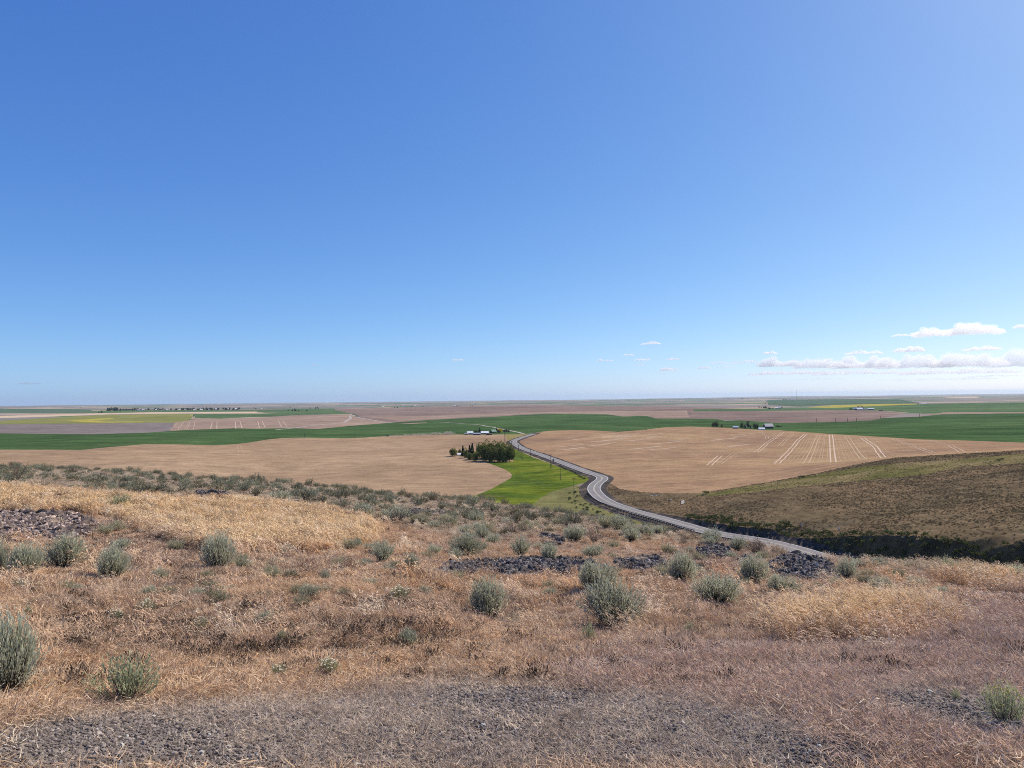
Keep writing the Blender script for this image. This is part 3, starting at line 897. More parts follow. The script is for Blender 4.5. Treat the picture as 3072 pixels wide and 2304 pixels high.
ZONES = {
    'gold': [P2([(-80, 1462), (0, 1462), (200, 1475), (450, 1487), (700, 1492), (950, 1522), (1060, 1545), (1130, 1580), (1090, 1625), (960, 1650), (800, 1655), (640, 1650), (480, 1610), (300, 1535), (0, 1530), (-80, 1530)])],
    'gold2': [P2([(2340, 1880), (2440, 1858), (2600, 1842), (2780, 1840), (2880, 1855), (2820, 1895), (2650, 1930), (2480, 1940), (2370, 1918)]), P2([(2840, 1725), (2950, 1695), (3150, 1710), (3150, 1772), (2960, 1765)])],
    'rock': [P2([(-80, 1540), (120, 1533), (250, 1547), (310, 1582), (250, 1612), (120, 1628), (-80, 1640)]), P2([(1300, 1720), (1350, 1684), (1450, 1682), (1540, 1677), (1675, 1672), (1755, 1680), (1850, 1709), (1734, 1730), (1543, 1725), (1400, 1722)]),
             P2([(1840, 1682), (1965, 1668), (2010, 1692), (1940, 1712), (1860, 1708)]), P2([(2090, 1650), (2150, 1632), (2190, 1650), (2180, 1672), (2110, 1680)]), P2([(2295, 1697), (2350, 1668), (2440, 1655), (2500, 1700), (2515, 1742), (2420, 1748), (2335, 1738)]),
             P2([(1618, 1606), (1660, 1606), (1695, 1620), (1690, 1634), (1630, 1632)]), P2([(2215, 1680), (2240, 1668), (2250, 1690), (2225, 1698)]), P2([(1225, 1530), (1330, 1536), (1335, 1548), (1240, 1546)]), P2([(585, 1476), (690, 1482), (685, 1490), (600, 1486)])],
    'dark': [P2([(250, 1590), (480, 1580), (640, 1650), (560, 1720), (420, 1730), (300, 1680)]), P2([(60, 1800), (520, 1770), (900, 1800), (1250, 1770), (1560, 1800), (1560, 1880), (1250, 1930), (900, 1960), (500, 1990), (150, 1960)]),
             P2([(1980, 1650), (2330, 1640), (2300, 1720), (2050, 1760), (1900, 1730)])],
    'red': [P2([(1650, 2030), (1850, 1960), (2300, 1930), (2450, 1950), (2700, 1930), (2900, 1850), (2950, 1780), (3150, 1770), (3150, 2330), (2500, 2330), (2150, 2150), (1850, 2120)])],
    'grey': [P2([(-80, 2200), (300, 2140), (640, 2110), (1000, 2080), (1350, 2030), (1700, 2060), (2000, 2080), (2400, 2150), (2500, 2330), (-80, 2330)]), P2([(2640, 2080), (2900, 2070), (3150, 2110), (3150, 2220), (2900, 2190), (2700, 2130)])],
    'gravel': [P2([(-80, 2200), (200, 2165), (430, 2150), (560, 2175), (760, 2250), (900, 2340), (-80, 2340)]), P2([(1250, 2070), (1560, 2060), (1800, 2090), (1700, 2140), (1400, 2160)]), P2([(2650, 2085), (2880, 2080), (3000, 2150), (2880, 2180), (2700, 2130)]),
               P2([(2350, 2220), (2600, 2200), (2700, 2330), (2300, 2330)])],
    'sagey': [P2([(-80, 1380), (400, 1402), (800, 1432), (1200, 1470), (1536, 1500), (1900, 1560), (2300, 1640), (2700, 1686), (3150, 1730), (3150, 1745), (2850, 1720), (2600, 1700), (2300, 1665), (2000, 1625), (1750, 1610), (1500, 1610), (1250, 1585), (1080, 1545), (950, 1515), (700, 1482), (400, 1478), (200, 1465), (-80, 1455)])],
}


def zone(name, px, py, soft=14.0):
    out = np.zeros(len(px))
    q = np.stack([px, py], 1)
    for P in ZONES[name]:
        n = len(P)
        best = np.full(len(px), 1e9)
        for k in range(n):
            a, b = P[k], P[(k + 1) % n]
            ab = b - a
            t = np.clip(((q - a) @ ab) / (ab @ ab), 0, 1)
            best = np.minimum(best, ((q - a - t[:, None] * ab) ** 2).sum(1))
        d = np.sqrt(best)
        sdist = np.where(inside(P.tolist(), q), d, -d)
        out = np.maximum(out, sstep(-soft, soft, sdist))
    return out


def zones_at(x, y, z):
    px, py = project(np.stack([x, y, z], 1))
    r = np.hypot(x, y)
    bad = (y < 0.5)
    px, py = np.where(bad, -9999, px), np.where(bad, 2300, py)
    wob = 24 * fbm(x / (0.10 * r + .3), y / (0.10 * r + .3), 11, 3)
    res = {k: zone(k, px + wob * (0.15 if k == 'rock' else 1), py + wob * (.1 if k == 'rock' else .45), {'grey': 40, 'red': 45, 'dark': 30, 'gravel': 30, 'gold2': 34}.get(k, 10)) for k in ZONES}
    return res


def mixc(c, k, w): return c * (1 - w[:, None]) + np.array(k) * w[:, None]


def soil_colour(x, y, z):
    Z = zones_at(x, y, z)
    hl = hollow(x, y)
    c = np.tile(np.array([.37, .245, .155]), (len(x), 1))
    c = mixc(c, (.42, .29, .165), Z['gold'] * .8)
    c = mixc(c, (.28, .23, .15), Z['sagey'] * .7)
    c = mixc(c, (.34, .235, .185), Z['red'])
    c = mixc(c, (.25, .205, .165), Z['grey'])
    c = mixc(c, (.075, .054, .043), hl * (.55 + .45 * Z['dark']) * (1 - Z['gold'] * .7) * (1 - .6 * Z['red']) * (1 - .6 * Z['grey']))  # hollows coloured dark: bare crust plus painted shade behind the grass tussocks
    c = mixc(c, (.185, .15, .12), Z['gravel'] * .9)
    c = mixc(c, (.075, .063, .056), Z['rock'])
    return np.clip(c, .02, 1), Z


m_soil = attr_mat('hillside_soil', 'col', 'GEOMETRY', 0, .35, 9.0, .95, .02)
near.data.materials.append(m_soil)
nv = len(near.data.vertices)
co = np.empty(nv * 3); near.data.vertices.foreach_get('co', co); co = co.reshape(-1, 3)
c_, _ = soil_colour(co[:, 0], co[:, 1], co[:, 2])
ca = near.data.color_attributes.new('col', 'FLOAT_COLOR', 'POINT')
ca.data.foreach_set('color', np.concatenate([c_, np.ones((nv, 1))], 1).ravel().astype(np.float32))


# ------------------------------------------------------------------ scattering of ground cover
def scatter(name, label, sources, P, rot, scl, idx, colr):
    lib = D.collections.new(name + '_pieces')
    for k, me in enumerate(sources):
        lib.objects.link(D.objects.new('%s_piece_%02d' % (name, k), me))
    me = D.meshes.new(name)
    me.vertices.add(len(P))
    me.vertices.foreach_set('co', P.astype(np.float32).ravel())
    for nm, typ, arr in (('rot', 'FLOAT_VECTOR', rot), ('scl', 'FLOAT_VECTOR', scl), ('gcol', 'FLOAT_VECTOR', colr)):
        me.attributes.new(nm, typ, 'POINT').data.foreach_set('vector', arr.astype(np.float32).ravel())
    me.attributes.new('pick', 'INT', 'POINT').data.foreach_set('value', idx.astype(np.int32))
    o = D.objects.new(name, me)
    COL.objects.link(o)
    ng = D.node_groups.new(name + '_nodes', 'GeometryNodeTree')
    ng.interface.new_socket('Geometry', in_out='INPUT', socket_type='NodeSocketGeometry')
    ng.interface.new_socket('Geometry', in_out='OUTPUT', socket_type='NodeSocketGeometry')
    gi_, go = ng.nodes.new('NodeGroupInput'), ng.nodes.new('NodeGroupOutput')
    iop = ng.nodes.new('GeometryNodeInstanceOnPoints')
    ci = ng.nodes.new('GeometryNodeCollectionInfo')
    ci.inputs['Collection'].default_value = lib
    ci.inputs['Separate Children'].default_value = True
    ci.inputs['Reset Children'].default_value = True
    L = ng.links.new
    L(gi_.outputs[0], iop.inputs['Points']); L(ci.outputs[0], iop.inputs['Instance'])
    iop.inputs['Pick Instance'].default_value = True
    for nm, typ, sock in (('rot', 'FLOAT_VECTOR', 'Rotation'), ('scl', 'FLOAT_VECTOR', 'Scale'), ('pick', 'INT', 'Instance Index')):
        na_ = ng.nodes.new('GeometryNodeInputNamedAttribute')
        na_.data_type = typ
        na_.inputs[0].default_value = nm
        L([s for s in na_.outputs if s.enabled][0], iop.inputs[sock])
    L(iop.outputs[0], go.inputs[0])
    md = o.modifiers.new('scatter', 'NODES')
    md.node_group = ng
    return tag(o, label, None, None, 'stuff')


def raw_mesh(name, V, Fc, mat):
    me = D.meshes.new(name)
    me.from_pydata(V, [], Fc)
    me.materials.append(mat)
    return me


m_straw = attr_mat('dry_grass', 'gcol', 'INSTANCER', .15, .3, 25.0)
m_stone = attr_mat('gravel_stone', 'gcol', 'INSTANCER', 0, .3, 40.0)


def blade(V, Fc, p, az, lean, h, w, curl=0.5, seg=3):
    """a bent tapering grass blade"""
    x, y, z = p
    dx, dy = math.cos(az), math.sin(az)
    ax = rnd.uniform(0, math.pi)
    sx, sy = math.cos(ax) * w, math.sin(ax) * w
    k = len(V)
    a = lean
    for s in range(seg):
        ww = 1 - .55 * s / seg
        V += [(x - sx * ww, y - sy * ww, z), (x + sx * ww, y + sy * ww, z)]
        a += curl / seg
        x += dx * math.sin(a) * h / seg; y += dy * math.sin(a) * h / seg; z += math.cos(a) * h / seg
    V.append((x, y, z))
    for s in range(seg - 1): Fc.append((k + 2 * s, k + 2 * s + 1, k + 2 * s + 3, k + 2 * s + 2))
    Fc.append((k + 2 * seg - 2, k + 2 * seg - 1, k + 2 * seg))


def clump(kind, wmul=1.0):
    V, Fc = [], []
    if kind == 'mat':            # flattened straw litter
        for _ in range(70):
            p = (rnd.gauss(0, .06), rnd.gauss(0, .06), rnd.uniform(-.004, .016))
            blade(V, Fc, p, rnd.uniform(0, 6.3), rnd.uniform(.95, 1.5), rnd.uniform(.022, .065), .0019 * wmul, rnd.uniform(-.3, .3), 2)
    elif kind == 'tuft':
        for _ in range(40):
            r = abs(rnd.gauss(0, .05)); a = rnd.uniform(0, 6.3)
            blade(V, Fc, (r * math.cos(a), r * math.sin(a), 0), a + rnd.gauss(0, .6), abs(rnd.gauss(.55, .35)), rnd.uniform(.03, .075), .0019 * wmul, rnd.uniform(0, .9), 3)
    else:                        # tall nodding cheatgrass, heads blown to the left
        for _ in range(34):
            r = abs(rnd.gauss(0, .09)); a = rnd.uniform(0, 6.3)
            h = rnd.uniform(.13, .26)
            k = len(V)
            az = math.pi + rnd.gauss(0, .7)
            blade(V, Fc, (r * math.cos(a), r * math.sin(a), 0), az, abs(rnd.gauss(.12, .12)), h, .002 * wmul, rnd.uniform(.4, 1.3), 3)
            tip = V[-1]
            for _ in range(4):
                blade(V, Fc, (tip[0] + rnd.gauss(0, .012), tip[1] + rnd.gauss(0, .012), tip[2] - rnd.uniform(0, .05)), az + rnd.gauss(0, .5), rnd.uniform(.6, 1.5), rnd.uniform(.035, .06), .0034 * wmul, .8, 2)
    return V, Fc


CL = {}
for wn, wm in (('fine', 1.0), ('mid', 1.9), ('wide', 2.7)):
    CL[wn] = [raw_mesh('%s_%s_%d' % (kd, wn, k), *clump(kd, wm), m_straw) for kd in ('mat', 'tuft', 'tall') for k in range(3)]


def sample(n, r0, r1, a0=-40, a1=40, power=2.0):
    u = rng.random(n)
    if power == 2: r = np.sqrt(r0 * r0 + u * (r1 * r1 - r0 * r0))
    else: r = r0 * (r1 / r0) ** u
    a = np.radians(a0 + rng.random(n) * (a1 - a0))
    return r * np.sin(a), r * np.cos(a), r


def grass_band(name, label, n, r0, r1, src, power, size):
    x, y, r = sample(n, r0, r1, power=power)
    z = ground_z(x, y)
    Z = zones_at(x, y, z)
    n1 = fbm(x / .8, y / .8, 31, 3); n2 = fbm(x / 3.1, y / 3.1, 32, 2)
    keepp = 1 - Z['rock'] * .96
    keepp *= 1 - Z['gravel'] * .88
    keepp *= 1 - Z['grey'] * .45
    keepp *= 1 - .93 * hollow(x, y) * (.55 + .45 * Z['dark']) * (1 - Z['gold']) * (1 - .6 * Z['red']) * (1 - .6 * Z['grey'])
    keepp *= 1 - .35 * Z['sagey']
    for bx, by, bw in PLANTED:
        if r0 - 1 < math.hypot(bx, by) < r1 + 1:
            keepp *= 1 - .92 * ((x - bx) ** 2 + (y - by) ** 2 < (.40 * bw) ** 2)
    I = rng.random(n) < keepp
    x, y, z, r, n1, n2 = (q[I] for q in (x, y, z, r, n1, n2))
    Z = {k: v[I] for k, v in Z.items()}
    m = len(x)
    tall = Z['gold'] * .75 + Z['gold2'] * .3 + .006 + .05 * Z['sagey']
    tall = tall * sstep(5, 8, r)
    tuft = .26 + .2 * (n2 > .1) - .18 * Z['red'] - .2 * Z['grey']
    u = rng.random(m)
    kd = np.where(u < tall, 2, np.where(u < tall + (1 - tall) * tuft, 1, 0))
    c = np.tile(np.array([.68, .455, .262]), (m, 1))
    c = mixc(c, (.66, .49, .335), sstep(-.3, .4, n2) * .6)
    c = mixc(c, (.76, .54, .285), Z['gold'] * .85)
    c = mixc(c, (.76, .52, .26), Z['gold2'] * .8)
    c = mixc(c, (.47, .375, .25), Z['sagey'] * .8)
    c = mixc(c, (.56, .39, .27), Z['dark'] * .4)
    c = mixc(c, (.53, .37, .28), Z['red'] * .8 * (1 - Z['gold2']))
    c = mixc(c, (.47, .385, .305), Z['grey'] * .85)
    t = rng.random(m)
    c = mixc(c, (.85, .68, .48), (t > .86) * .75)          # bleached stems
    c = mixc(c, (.20, .13, .09), (t < .15) * .75)          # last year's dark litter
    c *= (0.8 + .4 * rng.random(m))[:, None]
    c[:, 0] *= 1 + .06 * (rng.random(m) - .5)
    s = size * (0.7 + .75 * rng.random(m)) * np.where(kd == 2, 1.0, 1.0)
    s *= 1 - .35 * Z['grey'] - .15 * Z['red'] * (1 - Z['gold2'])
    scl = np.stack([s, s, s * (.8 + .5 * rng.random(m)) * (1 + .1 * n2)], 1)
    rot = np.stack([rng.normal(0, .1, m), rng.normal(0, .1, m), np.where(kd == 2, rng.normal(0, .5, m), rng.random(m) * 6.283)], 1)
    return scatter(name, label, src, np.stack([x, y, z - .006], 1), rot, scl, kd * 3 + rng.integers(0, 3, m), np.clip(c, .02, .9))



# ------------------------------------------------------------------ stones
def stone(seed, flat=.7, sub=1):
    r_ = random.Random(seed)
    import bmesh
    bm = bmesh.new()
    bmesh.ops.create_icosphere(bm, subdivisions=sub, radius=.5)
    cuts = [(Vector((r_.gauss(0, 1), r_.gauss(0, 1), r_.gauss(0, 1))).normalized(), r_.uniform(.26, .42)) for _ in range(7)]
    for v in bm.verts:
        for n_, d_ in cuts:
            e = v.co.dot(n_) - d_
            if e > 0: v.co -= n_ * e
        v.co.z *= flat
        v.co.x *= 1.25
    V = [tuple(v.co) for v in bm.verts]; Fc = [tuple(v.index for v in f.verts) for f in bm.faces]
    bm.free()
    return V, Fc


GR = [raw_mesh('gravel_%d' % k, *stone(k, .7), m_stone) for k in range(6)]
x, y, r = sample(190000, 2.7, 8.5, power=1)
z = ground_z(x, y)
Z = zones_at(x, y, z)
kp = Z['gravel'] * .95 + Z['grey'] * .6 + .02
I = rng.random(len(x)) < kp
x, y, z = x[I], y[I], z[I]
m = len(x)
s = np.exp(rng.normal(math.log(.0082), .5, m)).clip(0, .026) * (.8 + .08 * r[I])
tone = np.exp(rng.normal(math.log(.165), .45, m))
c = np.stack([tone * 1.2, tone * .98, tone * .80], 1)
c = np.clip(c, .04, .5)
rot = rng.random((m, 3)) * 6.28
rot[:, :2] *= .1
scatter('gravel', 'grey crushed gravel in the nearest corner of the roadside', GR, np.stack([x, y, z + s * .12], 1), rot, np.stack([s, s, s], 1) * 1.0, rng.integers(0, 6, m), c)
# ---- basalt talus: the larger blocks are things, the chips between them one mass
m_bas = plain('basalt', (.115, .096, .083), .6, 6.0, .85)
m_brn = plain('brown_basalt', (.15, .112, .088), .55, 5.0, .85)
BRN = [raw_mesh('brown_rock_%d' % k, *stone(40 + k, .5, 2), m_brn) for k in range(5)]
BAS = [raw_mesh('basalt_rock_%d' % k, *stone(40 + k, .62, 2), m_bas) for k in range(7)]
m_basi = attr_mat('basalt_chips', 'gcol', 'INSTANCER', 0, .35, 12.0)
BASI = [raw_mesh('basalt_chip_%d' % k, *stone(60 + k, .6, 1), m_basi) for k in range(6)]
ROCK_TXT = ['on the brown rock pile at the left edge', 'in the long black stone band across the middle of the slope', 'at the right end of the long stone band', 'in the small dark patch below the road', 'in the black stone pile right of the sagebrush row',
            'in the small rock patch above the stone band', 'on the lone black outcrop left of the right stone pile', 'in the dark rock strip near the crest', 'in the dark rock strip behind the tall grass']
qx, qy, qi = [], [], []
for k, P in enumerate(ZONES['rock']):
    lo, hi = P.min(0), P.max(0)
    lo[0] = max(lo[0], -10)
    n = int((hi[0] - lo[0]) * (hi[1] - lo[1]) * .13)
    q = lo + rng.random((n, 2)) * (hi - lo)
    q = q[inside(P.tolist(), q)]
    for a, b in q:
        wx, wy = march(a, b, base_z)
        qx.append(wx); qy.append(wy); qi.append(k)
qx, qy, qi = np.array(qx), np.array(qy), np.array(qi)
qz = ground_z(qx, qy)
qr = np.hypot(qx, qy)
m = len(qx)
warm = np.where(qi == 0, 1.0, 0.0)
tone = np.exp(rng.normal(math.log(.105), .5, m)) * (1 + .6 * warm)
c = np.stack([tone * (1.12 + .3 * warm), tone * (.97 + .1 * warm), tone * .87], 1)
sz = (.0036 + .0045 * rng.random(m)) * qr
scatter('rubble', 'dark basalt chips filling the stone bands on the slope', BASI, np.stack([qx, qy, qz + sz * .15], 1), np.stack([rng.normal(0, .6, m), rng.normal(0, .6, m), rng.random(m) * 6.28], 1), np.stack([sz * 1.25, sz, sz * (.7 + .7 * rng.random(m))], 1), rng.integers(0, 6, m), c)
order = rng.permutation(m)[:270]
for j in order:
    o = D.objects.new('rock', BRN[int(rng.integers(0, 5))] if qi[j] == 0 else BAS[int(rng.integers(0, 7))])
    COL.objects.link(o)
    s = float((.0055 + .0055 * rng.random() ** 2) * qr[j])
    o.location = (qx[j], qy[j], qz[j] + s * .34)
    o.scale = (s * 1.15, s, s * rnd.uniform(.8, 1.3))
    o.rotation_euler = (rnd.gauss(0, .3), rnd.gauss(0, .3), rnd.uniform(0, 6.28))
    k = int(qi[j])
    tag(o, ('brown slab of basalt rock ' if k == 0 else 'dark angular basalt rock ') + ROCK_TXT[k], 'rock', 'rocks ' + ROCK_TXT[k])


# ------------------------------------------------------------------ sagebrush and weeds
def shrub(n, leaves, lw, ll, seed, h=.62, spread=.5, wild=.12):
    """twigs fan out from a woody base and turn upward; narrow leaves crowd their outer half"""
    r_ = random.Random(seed)
    LV, LF, SV, SF = [], [], [], []
    lobes = [(r_.uniform(-.5, .5) * spread, r_.uniform(-.5, .5) * spread, r_.uniform(.36, .66) * spread, r_.uniform(.55, 1.08)) for _ in range(r_.choice((4, 5, 6)))]
    lobes += [(0, 0, .95 * spread, r_.uniform(.85, 1.0))] * 4
    for i in range(n):
        lx, ly, lr, lh = lobes[r_.randrange(len(lobes))]
        rho = lr * math.sqrt(r_.random()) * r_.uniform(.85, 1.15)
        a = r_.uniform(0, 6.283)
        lump = 1 + wild * math.sin(3 * a + seed)
        tip = Vector((lx + rho * math.cos(a) * lump, ly + rho * math.sin(a) * lump, 0))
        tip.z = h * lh * math.sqrt(max(.05, 1 - (rho / (lr * 1.2)) ** 2)) * r_.uniform(.7, 1.12)
        bare = r_.random() < .05
        if bare: tip *= 1.12
        b = Vector((r_.gauss(0, .05), r_.gauss(0, .05), 0))
        mid = Vector((tip.x * .8, tip.y * .8, tip.z * .42))
        P = lambda t: b * (1 - t) ** 2 + mid * 2 * t * (1 - t) + tip * t * t
        k = len(SV)
        sx = r_.uniform(0, 3.1); ox, oy = math.cos(sx) * .006, math.sin(sx) * .006
        for t in (0, .45, .9):
            p = P(t); ww = 1.25 - t
            SV += [(p.x - ox * ww, p.y - oy * ww, p.z), (p.x + ox * ww, p.y + oy * ww, p.z)]
        SF += [(k, k + 1, k + 3, k + 2), (k + 2, k + 3, k + 5, k + 4)]
        for j in range(0 if bare else leaves):
            t = .42 + .58 * (j + r_.random()) / leaves
            p = P(t)
            d = (P(min(1, t + .05)) - P(t - .05)).normalized()
            o_ = d.orthogonal().normalized()
            o_.rotate(Matrix.Rotation(r_.uniform(0, 6.283), 3, d))
            ld = (d * 1.0 + o_ * r_.uniform(.25, .8)).normalized()
            sd_ = ld.orthogonal().normalized()
            sd_.rotate(Matrix.Rotation(r_.uniform(0, 6.283), 3, ld))
            l_, w_ = ll * r_.uniform(.7, 1.3), lw * r_.uniform(.7, 1.3)
            q = len(LV)
            LV += [tuple(p), tuple(p + ld * l_ * .55 + sd_ * w_), tuple(p + ld * l_), tuple(p + ld * l_ * .55 - sd_ * w_)]
            LF.append((q, q + 1, q + 2, q + 3))
    q = np.array(LV)
    k = spread / max(1e-6, np.percentile(np.hypot(q[:, 0], q[:, 1]), 96))
    kz_ = h / max(1e-6, np.percentile(q[:, 2], 97))
    LV = [(a * k, b * k, c * kz_) for a, b, c in LV]
    SV = [(a * k, b * k, c * kz_) for a, b, c in SV]
    return LV, LF, SV, SF


m_sage = leaf_mat('sage_leaf', (.42, .425, .28), (.66, .65, .46), .34, 5.0, .14)
m_sage2 = leaf_mat('olive_sage_leaf', (.38, .36, .21), (.58, .54, .34), .34, 5.0, .18)
m_green = leaf_mat('green_weed_leaf', (.33, .36, .19), (.52, .54, .31), .34, 5.0, .1)
m_twig = plain('sage_twig', (.15, .12, .095), .3, 20)
m_dead = plain('dead_stalk', (.13, .09, .07), .3, 20)
m_flow = plain('cream_flower', (.75, .68, .48), .1, 20)
m_yflow = plain('yellow_flower', (.46, .40, .09), .15, 20)


def shrub_meshes(nm, n, leaves, lw, ll, mat, seeds, **kw):
    out = []
    for s in seeds:
        lv, lf, sv, sf = shrub(n, leaves, lw, ll, s, **kw)
        out.append((raw_mesh(nm + '_foliage_%d' % s, lv, lf, mat), raw_mesh(nm + '_stem_%d' % s, sv, sf, m_twig)))
    return out


SG_HI = shrub_meshes('sage_near', 620, 11, .0065, .046, m_sage, range(1, 7))
SG_MID = shrub_meshes('sage_mid', 260, 7, .011, .062, m_sage, range(11, 17))
SG_MID2 = shrub_meshes('sage_olive', 170, 7, .011, .062, m_sage2, range(21, 26), wild=.2)
m_fsage = leaf_mat('crest_sage_leaf', (.20, .20, .125), (.40, .39, .265), .2, 4.0, .3)
m_fsage2 = leaf_mat('crest_olive_leaf', (.19, .17, .10), (.36, .32, .20), .2, 4.0, .3)
SG_LOW = shrub_meshes('sage_far', 75, 5, .02, .095, m_fsage, range(31, 36), wild=.2) + shrub_meshes('sage_far_olive', 75, 5, .02, .095, m_fsage2, range(36, 40), wild=.2)
m_dsage = leaf_mat('dead_sage_leaf', (.20, .16, .11), (.36, .30, .22), .1, 5.0, .15)
SG_DEAD = shrub_meshes('sage_dead', 110, 3, .008, .05, m_dsage, range(61, 65), wild=.25)
WEED = shrub_meshes('weed', 130, 8, .008, .07, m_green, range(41, 44), h=.6)


def plant(name, px, py, wpx, hpx, variants, label, cat, group=None, extra=None):
    x, y, z = at(px, py)
    dist = view_depth(x, y, z)
    W, H = wpx * dist / F * math.cos(math.atan2(x, y)), hpx * dist / F
    PLANTED.append((x, y, W))
    o = empty(name, (x, y, z - .01), rnd.uniform(0, 6.28), (W, W, H / .62))
    tag(o, label, cat, group)
    fo, st = variants[rnd.randrange(len(variants))]
    link_mesh('foliage', fo, None, o)
    link_mesh('stem', st, None, o)
    if extra:
        V, Fc = [], []
        n_, mat, rad = extra
        for _ in range(n_):
            r = .46 * math.sqrt(rnd.random()); a = rnd.uniform(0, 6.28)
            c = (r * math.cos(a), r * math.sin(a), .62 * math.sqrt(1 - (r / .55) ** 2) * rnd.uniform(.9, 1.12))
            k = len(V)
            for q in range(6): V.append((c[0] + rad * math.cos(q * 1.047), c[1] + rad * math.sin(q * 1.047), c[2] + rad * .3 * (q % 2)))
            V.append((c[0], c[1], c[2] + rad * .5))
            Fc += [(k + q, k + (q + 1) % 6, k + 6) for q in range(6)]
        mesh_obj('flower', V, Fc, mat, o)
    return o


PLANTED = []
G1 = 'sagebrush in front on the slope'
BIG = [
    (1842, 1873, 190, 118, 'biggest rounded sagebrush right of the middle of the slope'),
    (1466, 1860, 118, 112, 'round blue green sagebrush below the left half of the stone band'),
    (1793, 1770, 120, 78, 'spreading sagebrush standing in front of the long stone band'),
    (1395, 1672, 102, 66, 'wide sagebrush just above the left tip of the stone band'),
    (1560, 1668, 66, 56, 'upright sagebrush behind the middle of the stone band'),
    (2045, 1750, 88, 84, 'tall leaning sagebrush beyond the right end of the stone band'),
    (2265, 1750, 98, 78, 'dark upright sagebrush touching the right stone pile'),
    (2155, 1805, 148, 72, 'broad low silvery sagebrush left of the right stone pile'),
    (2352, 1783, 108, 52, 'low sagebrush directly below the right stone pile'),
    (2543, 1744, 72, 66, 'sagebrush on the right edge of the right stone pile'),
    (2640, 1806, 92, 68, 'pale sagebrush standing alone in the orange grass at right'),
    (25, 2085, 215, 215, 'large close sagebrush cut by the left edge of the photo'),
    (80, 1726, 112, 86, 'left of the pair of bushy sagebrush below the brown rock pile'),
    (195, 1708, 128, 94, 'right of the pair of bushy sagebrush below the brown rock pile'),
    (340, 1735, 108, 90, 'sagebrush in the short row below the rock pile, third from the left'),
    (658, 1712, 108, 100, 'spiky dark sagebrush casting a black shadow in the tall grass'),
    (726, 1712, 52, 40, 'small pale sagebrush right beside the spiky dark one'),
    (0, 1722, 60, 96, 'sagebrush cut by the left edge beside the brown rock pile'),
    (1148, 1682, 78, 54, 'rounded sagebrush on the right of the orange grass'),
    (1237, 1708, 52, 48, 'small upright sagebrush left of the stone band'),
    (838, 1507, 76, 32, 'sagebrush poking out above the tall golden grass'),
    (1092, 1554, 72, 42, 'sagebrush at the right end of the golden grass'),
    (1192, 1561, 82, 40, 'wide sagebrush right of the golden grass end'),
    (1722, 1628, 78, 52, 'bushy sagebrush beside the small rock patch'),
    (1780, 1674, 72, 38, 'low sagebrush between the stone band and the small rock patch'),
    (2210, 1652, 56, 40, 'sagebrush in front of the road where it fades out'),
    (2137, 1630, 62, 40, 'grey sagebrush in front of the far end of the road'),
    (1894, 1624, 52, 38, 'sagebrush halfway between the stone band and the guardrail'),
    (1648, 1682, 56, 52, 'greyish thin sagebrush rising from the stone band'),
    (3052, 1738, 74, 42, 'grey sagebrush at the right edge on the golden grass'),
    (1540, 1887, 58, 44, 'small olive sagebrush right beside the round blue green one'),
    (800, 1876, 70, 44, 'dark low sagebrush alone in the middle of the dry grass'),
    (662, 1813, 76, 38, 'sparse greenish sagebrush in the left dry grass'),
    (930, 1790, 66, 40, 'pale sagebrush above the dark low one'),
    (902, 1822, 62, 42, 'yellowish sagebrush between the pale and the dark low one'),
    (975, 1742, 36, 32, 'tiny sagebrush under the orange grass'),
    (1222, 1937, 70, 48, 'grey green sagebrush with dark base left of the round one'),
    (846, 1930, 52, 42, 'olive tuft of sagebrush below the dark low one'),
]
for px, py, w_, h_, lab in BIG:
    olive = any(k in lab for k in ('olive', 'greenish', 'yellowish'))
    plant('sagebrush', px, py, w_, h_, SG_MID2 if olive else (SG_HI if w_ > 84 else SG_MID), lab, 'sagebrush', G1)
for px, py, w_, h_, lab in [
    (370, 2105, 225, 130, 'sparse bright green sagebrush low in the left corner'),
    (1765, 1928, 46, 58, 'thin pale green sprig in front of the biggest sagebrush'),
    (355, 1527, 84, 46, 'lime green bush in the tall grass behind the rock pile'),
    (2846, 1722, 62, 48, 'yellow green bush beside the golden grass at right'),
    (85, 1855, 30, 48, 'pale green sprig at the left of the dry grass'),
    (2070, 1905, 44, 40, 'small green weed on a dark base right of the biggest sagebrush')]:
    plant('green_shrub', px, py, w_, h_, WEED, lab, 'shrub')
for px, py, w_, h_, lab in [
    (345, 1864, 58, 40, 'buckwheat with cream flower heads, left of the flowering pair'),
    (438, 1838, 64, 40, 'buckwheat with cream flower heads, right of the flowering pair'),
    (600, 1892, 50, 42, 'pale flowering weed in the dry grass between the small bushes'),
    (835, 2036, 60, 46, 'buckwheat with cream flower heads lowest in the dry grass'),
    (985, 2020, 76, 46, 'straggly weed with cream flower heads beside the low buckwheat'),
    (1200, 1800, 70, 44, 'white flowered weed beneath the left tip of the stone band')]:
    plant('buckwheat', px, py, w_, h_, WEED, lab, 'wildflower', 'buckwheat flowering in the dry grass', (26, m_flow, .045))
plant('yellow_weed', 3012, 2168, 150, 120, WEED, 'yellow flowering weed on grey gravel at the lower right', 'wildflower', None, (60, m_yflow, .032))
plant('yellow_weed', 2868, 2098, 34, 34, WEED, 'small yellow weed on the gravel beside the larger one', 'wildflower', None, (10, m_yflow, .07))


